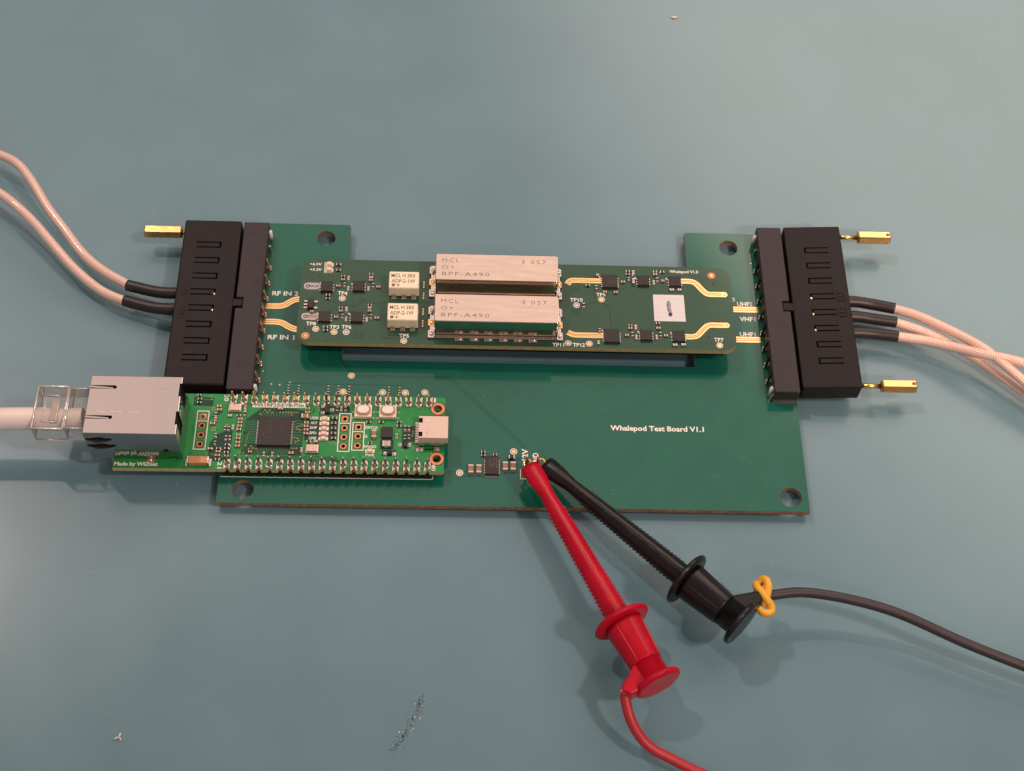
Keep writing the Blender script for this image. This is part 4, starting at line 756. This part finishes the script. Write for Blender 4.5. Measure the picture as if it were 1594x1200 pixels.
# ------------------------------------------------------------------ mini grabber test clips
def clip(name, label, tip, cap, side, body, seam, wire, path, group):
    tip, cap = Vector(tip), Vector(cap); d = (cap - tip); L = d.length; d.normalize()
    R = thing(name, label, 'test clip', tip, group)
    yv = Vector((0, 0, 1)).cross(d).normalized(); zv = d.cross(yv)
    B = Matrix((d, yv, zv)).transposed()
    R.rotation_euler = B.to_euler()
    inv = B.transposed()
    def o(nm, mb, mats, parent=R, **kw):
        me = mb.mesh(nm, [mats] if isinstance(mats, str) else mats); ob = bpy.data.objects.new(nm, me); C.objects.link(ob); ob.parent = parent
        if kw.get('bevel'): bv = ob.modifiers.new('bevel', 'BEVEL'); bv.width = kw['bevel']; bv.segments = 2; bv.limit_method = 'ANGLE'; bv.angle_limit = math.radians(45)
        return ob
    k = L / 60.5
    st = [(0, 2.35, 1.5), (1.2, 2.5, 1.65), (4.0, 2.35, 1.7), (6.5, 1.95, 1.75), (8.6, 1.72, 1.75), (11, 1.8, 1.85), (16, 2.02, 2.05), (24, 2.25, 2.25), (34, 2.5, 2.45), (43.5, 2.7, 2.65)]
    n = 24; sh = MB(); prof = []
    for j, (x, hw, hh) in enumerate(st):
        for i in range(n):
            t = 2 * math.pi * i / n; c_, s_ = math.cos(t), math.sin(t); e = 1.45 if x > 6 else 1.1
            q = (abs(c_) ** (2 / e) * (1 if c_ > 0 else -1), abs(s_) ** (2 / e) * (1 if s_ > 0 else -1)); q = (q[0] * .5 + c_ * .5, q[1] * .5 + s_ * .5)
            sh.v.append((x * k, q[0] * hw * 1.05, q[1] * hh * 1.1))
    for j in range(len(st) - 1):
        for i in range(n): sh.f.append([j * n + i, (j + 1) * n + i, (j + 1) * n + (i + 1) % n, j * n + (i + 1) % n]); sh.m.append(0); sh.sm.append(True)
    sh.f.append([i for i in range(n)]); sh.m.append(1); sh.sm.append(False)
    shaft = o('clip_shaft', sh, [body, 'slot_dark'])
    sm_ = MB(); pts = []
    for j in range(40):
        x = 1 + j * 1.07; hh = [b_ for b_ in st if b_[0] <= x][-1]; nx = st[min(st.index(hh) + 1, len(st) - 1)]; f_ = (x - hh[0]) / max(.01, nx[0] - hh[0]); z = (hh[2] + (nx[2] - hh[2]) * f_) * 1.1
        pts.append((x * k, random.uniform(-.09, .09), z + random.uniform(-.02, .03)))
    sm_.tube(pts, .11, 6, sub=2); o('mould_seam', sm_, seam, shaft)
    te = MB()
    for j in range(27):
        x = 13.5 + j * 1.05; f_ = (x - 11) / 32; hw = (1.85 + .85 * f_) * 1.05
        for s_ in (-1, 1): te.dome(x * k, s_ * (hw - .02), -.1 + random.uniform(-.1, .1), .34, .34, .5, 0, 6, 2); te.box(x * k, s_ * (hw - .05), -.5, .45, .55, .36, 0, rot=.5)
    o('grip_teeth', te, body, shaft)['kind'] = 'stuff'
    hk = MB().tube([(-.2, .2, -.2), (-1.3, .6, 0), (-2.0, .1, .1), (-1.7, -.8, .1), (-.6, -1.2, 0)], .28, 8, sub=5); o('wire_hook', hk, 'gold')
    fl = MB().lathe([(-.75, 2.6), (-.78, 5.6), (-.62, 6.35), (-.2, 6.78), (.2, 6.78), (.62, 6.35), (.78, 5.6), (.75, 3.2)], (44.2 * k, 0, 0), (1, 0, 0), 48); o('finger_flange', fl, body)
    br = MB().lathe([(0, 4.55), (1.0, 4.5), (10.2, 3.85), (10.5, 3.75), (10.5, 3.3)], (44.9 * k, 0, 0), (1, 0, 0), 40); bo = o('barrel', br, body)
    ln = MB()
    for a_ in (35, 80, 125):
        a_ = math.radians(a_); ln.tube([(45.6 * k, 4.53 * math.cos(a_), 4.53 * math.sin(a_)), (54.6 * k, 3.88 * math.cos(a_), 3.88 * math.sin(a_))], .07, 6, sub=1)
    o('mould_seam', ln, seam, bo)
    pc = MB().lathe([(0, 3.62), (4.4, 3.62), (4.6, 5.2), (4.75, 5.5), (5.3, 5.72), (5.8, 5.5), (6.05, 5.0), (6.08, 4.6)], (54.9 * k, 0, 0), (1, 0, 0), 40); pl_ = o('plunger', pc, body)
    ea = MB().prism([(54.2 * k, side * 2.4), (55.8 * k, side * 4.6), (58.7 * k, side * 8.6), (60.5 * k, side * 7.2), (60.4 * k, side * 4.0), (59.6 * k, side * 1.0), (56 * k, side * .5)][::side], -2.1, 2.1); o('wire_ear', ea, body, pl_, bevel=.5)
    bu = MB()
    for j in range(5): bu.box((58.8 + .35 * j) * k, side * (8.5 - .35 * j), random.uniform(-1, .3), random.uniform(.5, 1.8), .35, .5, 0, rot=random.uniform(-1, 1))
    o('ragged_edge', bu, seam, pl_)['kind'] = 'stuff'
    wv = MB().tube([inv @ (Vector(q) - tip) for q in path], 1.18, 16, sub=8); o('lead_wire', wv, wire)
    return R
G_ = 'mini grabber test clips'
clip('test_clip', 'red mini grabber clip hooked on a pin at the large board\'s front edge', (75.5, 7.9, 6.4), (103.1, -47.7, 9.2), -1, 'red_plastic', 'red_seam', 'red_wire',
     [(96.6, -47.0, 8.9), (95.9, -48.9, 8.6), (95.8, -50.8, 7.9), (97.0, -54.9, 6.3), (99.4, -58.3, 4.2), (102.2, -60.4, 2.9), (105.4, -61.8, 2.0), (112.5, -64.8, .5), (124, -69, -1.2), (140, -73, -2.0), (180, -82, -2.0), (240, -100, -2.0), (330, -150, -2.0)], G_)
clip('test_clip', 'black mini grabber clip with a yellow wire tied round its lead', (79.2, 8.5, 6.2), (122.9, -33.2, 9.2), 1, 'black_clip', 'black_seam', 'black_wire',
     [(124.6, -27.0, 8.8), (127.0, -26.3, 8.7), (130.3, -25.9, 8.7), (137.8, -25.1, 8.8), (148.2, -26.4, 8.4), (160.0, -29.5, 7.5), (174.4, -35.8, 6.2), (187.8, -41.0, 5.2), (202, -46, 4), (225, -52, 2), (270, -58, -.5), (340, -70, -2.0), (430, -110, -2.0)], G_)
yw = thing('wire_tie', 'yellow wire knotted round the black lead at the end of the black clip', 'wire tie', (128.8, -25.5, 6))
obj('tie_loop', MB().tube([(127.2, -29.4, 9.0), (128.1, -30.3, 9.0), (129.4, -30.3, 8.9), (130.1, -29.7, 9.0), (129.9, -28.6, 9.5), (128.9, -27.5, 10.2), (127.8, -26.0, 10.6), (127.0, -24.4, 10.0), (127.2, -23.2, 8.6), (128.0, -22.8, 7.2), (128.9, -23.8, 6.4)], .92, 14, sub=8), 'yellow_wire', yw)
obj('tie_loop', MB().tube([(127.5, -25.0, 6.6), (127.7, -23.4, 8.0), (128.5, -22.4, 9.6), (129.3, -23.0, 10.4), (129.5, -24.4, 10.6), (129.2, -26.0, 10.6), (128.7, -27.4, 9.8), (128.4, -28.2, 8.6)], .92, 14, sub=8), 'yellow_wire', yw)

# ------------------------------------------------------------------ crumbs, lint and a dark scuff
for name, lab, x, y, pts in (('lint_crumb', 'tiny pale three-armed crumb lying alone on the mat in front of the boards', -16.18, -56.94, [(-.9, -.5), (0, 0), (.5, .9), (.2, 0), (.8, -.7)]), ('lint_crumb', 'tiny tan crumb on the mat far behind the boards', 121.5, 169.0, [(-.9, 0), (0, .3), (.9, .2), (.3, -.2), (-.4, -.3)])):
    q = MB()
    for (ax, ay), (bx, by) in zip(pts, pts[1:]): q.tube([(x + ax, y + ay, ZM + .25), (x + bx, y + by, ZM + .3)], .22, 6, sub=1)
    o = obj(name, q, 'speck'); o['label'] = lab; o['category'] = 'crumb'
d = MB()
for i in range(260):
    t = random.random(); x = 44.2 + 6.6 * t + random.gauss(0, .55) + 1.2 * math.sin(t * 3); y = -59.6 + 13.2 * t + random.gauss(0, .5); s = random.uniform(.05, .22)
    d.add([(x + s * random.uniform(.5, 1.2) * math.cos(a_), y + s * random.uniform(.5, 1.2) * math.sin(a_), ZM + .02) for a_ in (0, 1.3, 2.6, 3.9, 5.2)], [(0, 1, 2, 3, 4)], 0 if random.random() < .94 else 1)
for i in range(60):
    x, y = random.uniform(-110, 250), random.uniform(-80, 180); s = random.uniform(.1, .3); d.add([(x, y, ZM + .02), (x + s, y + .3 * s, ZM + .02), (x + .6 * s, y + s, ZM + .02)], [(0, 1, 2)], 1)
for i in range(26):
    x, y, a_ = random.uniform(-120, 230), random.uniform(-80, 190), random.uniform(0, 6.28); L_ = random.uniform(2, 9); w_ = .05
    q = [(x + L_ * t * math.cos(a_ + .3 * t), y + L_ * t * math.sin(a_ + .3 * t)) for t in (0, .35, .7, 1)]; d.ribbon(q, w_, ZM + .015, 2)
for i in range(34):
    x, y = random.uniform(56, 140), random.uniform(1, 34); s = random.uniform(.08, .2)
    d.add([(x, y, .08), (x + s, y, .08), (x + s * .6, y + s, .08)], [(0, 1, 2)], 1)
mat('scratch', (0.27, 0.36, 0.38), .6); o = obj('dust', d, ['scuff', 'speck', 'scratch']); o['kind'] = 'stuff'
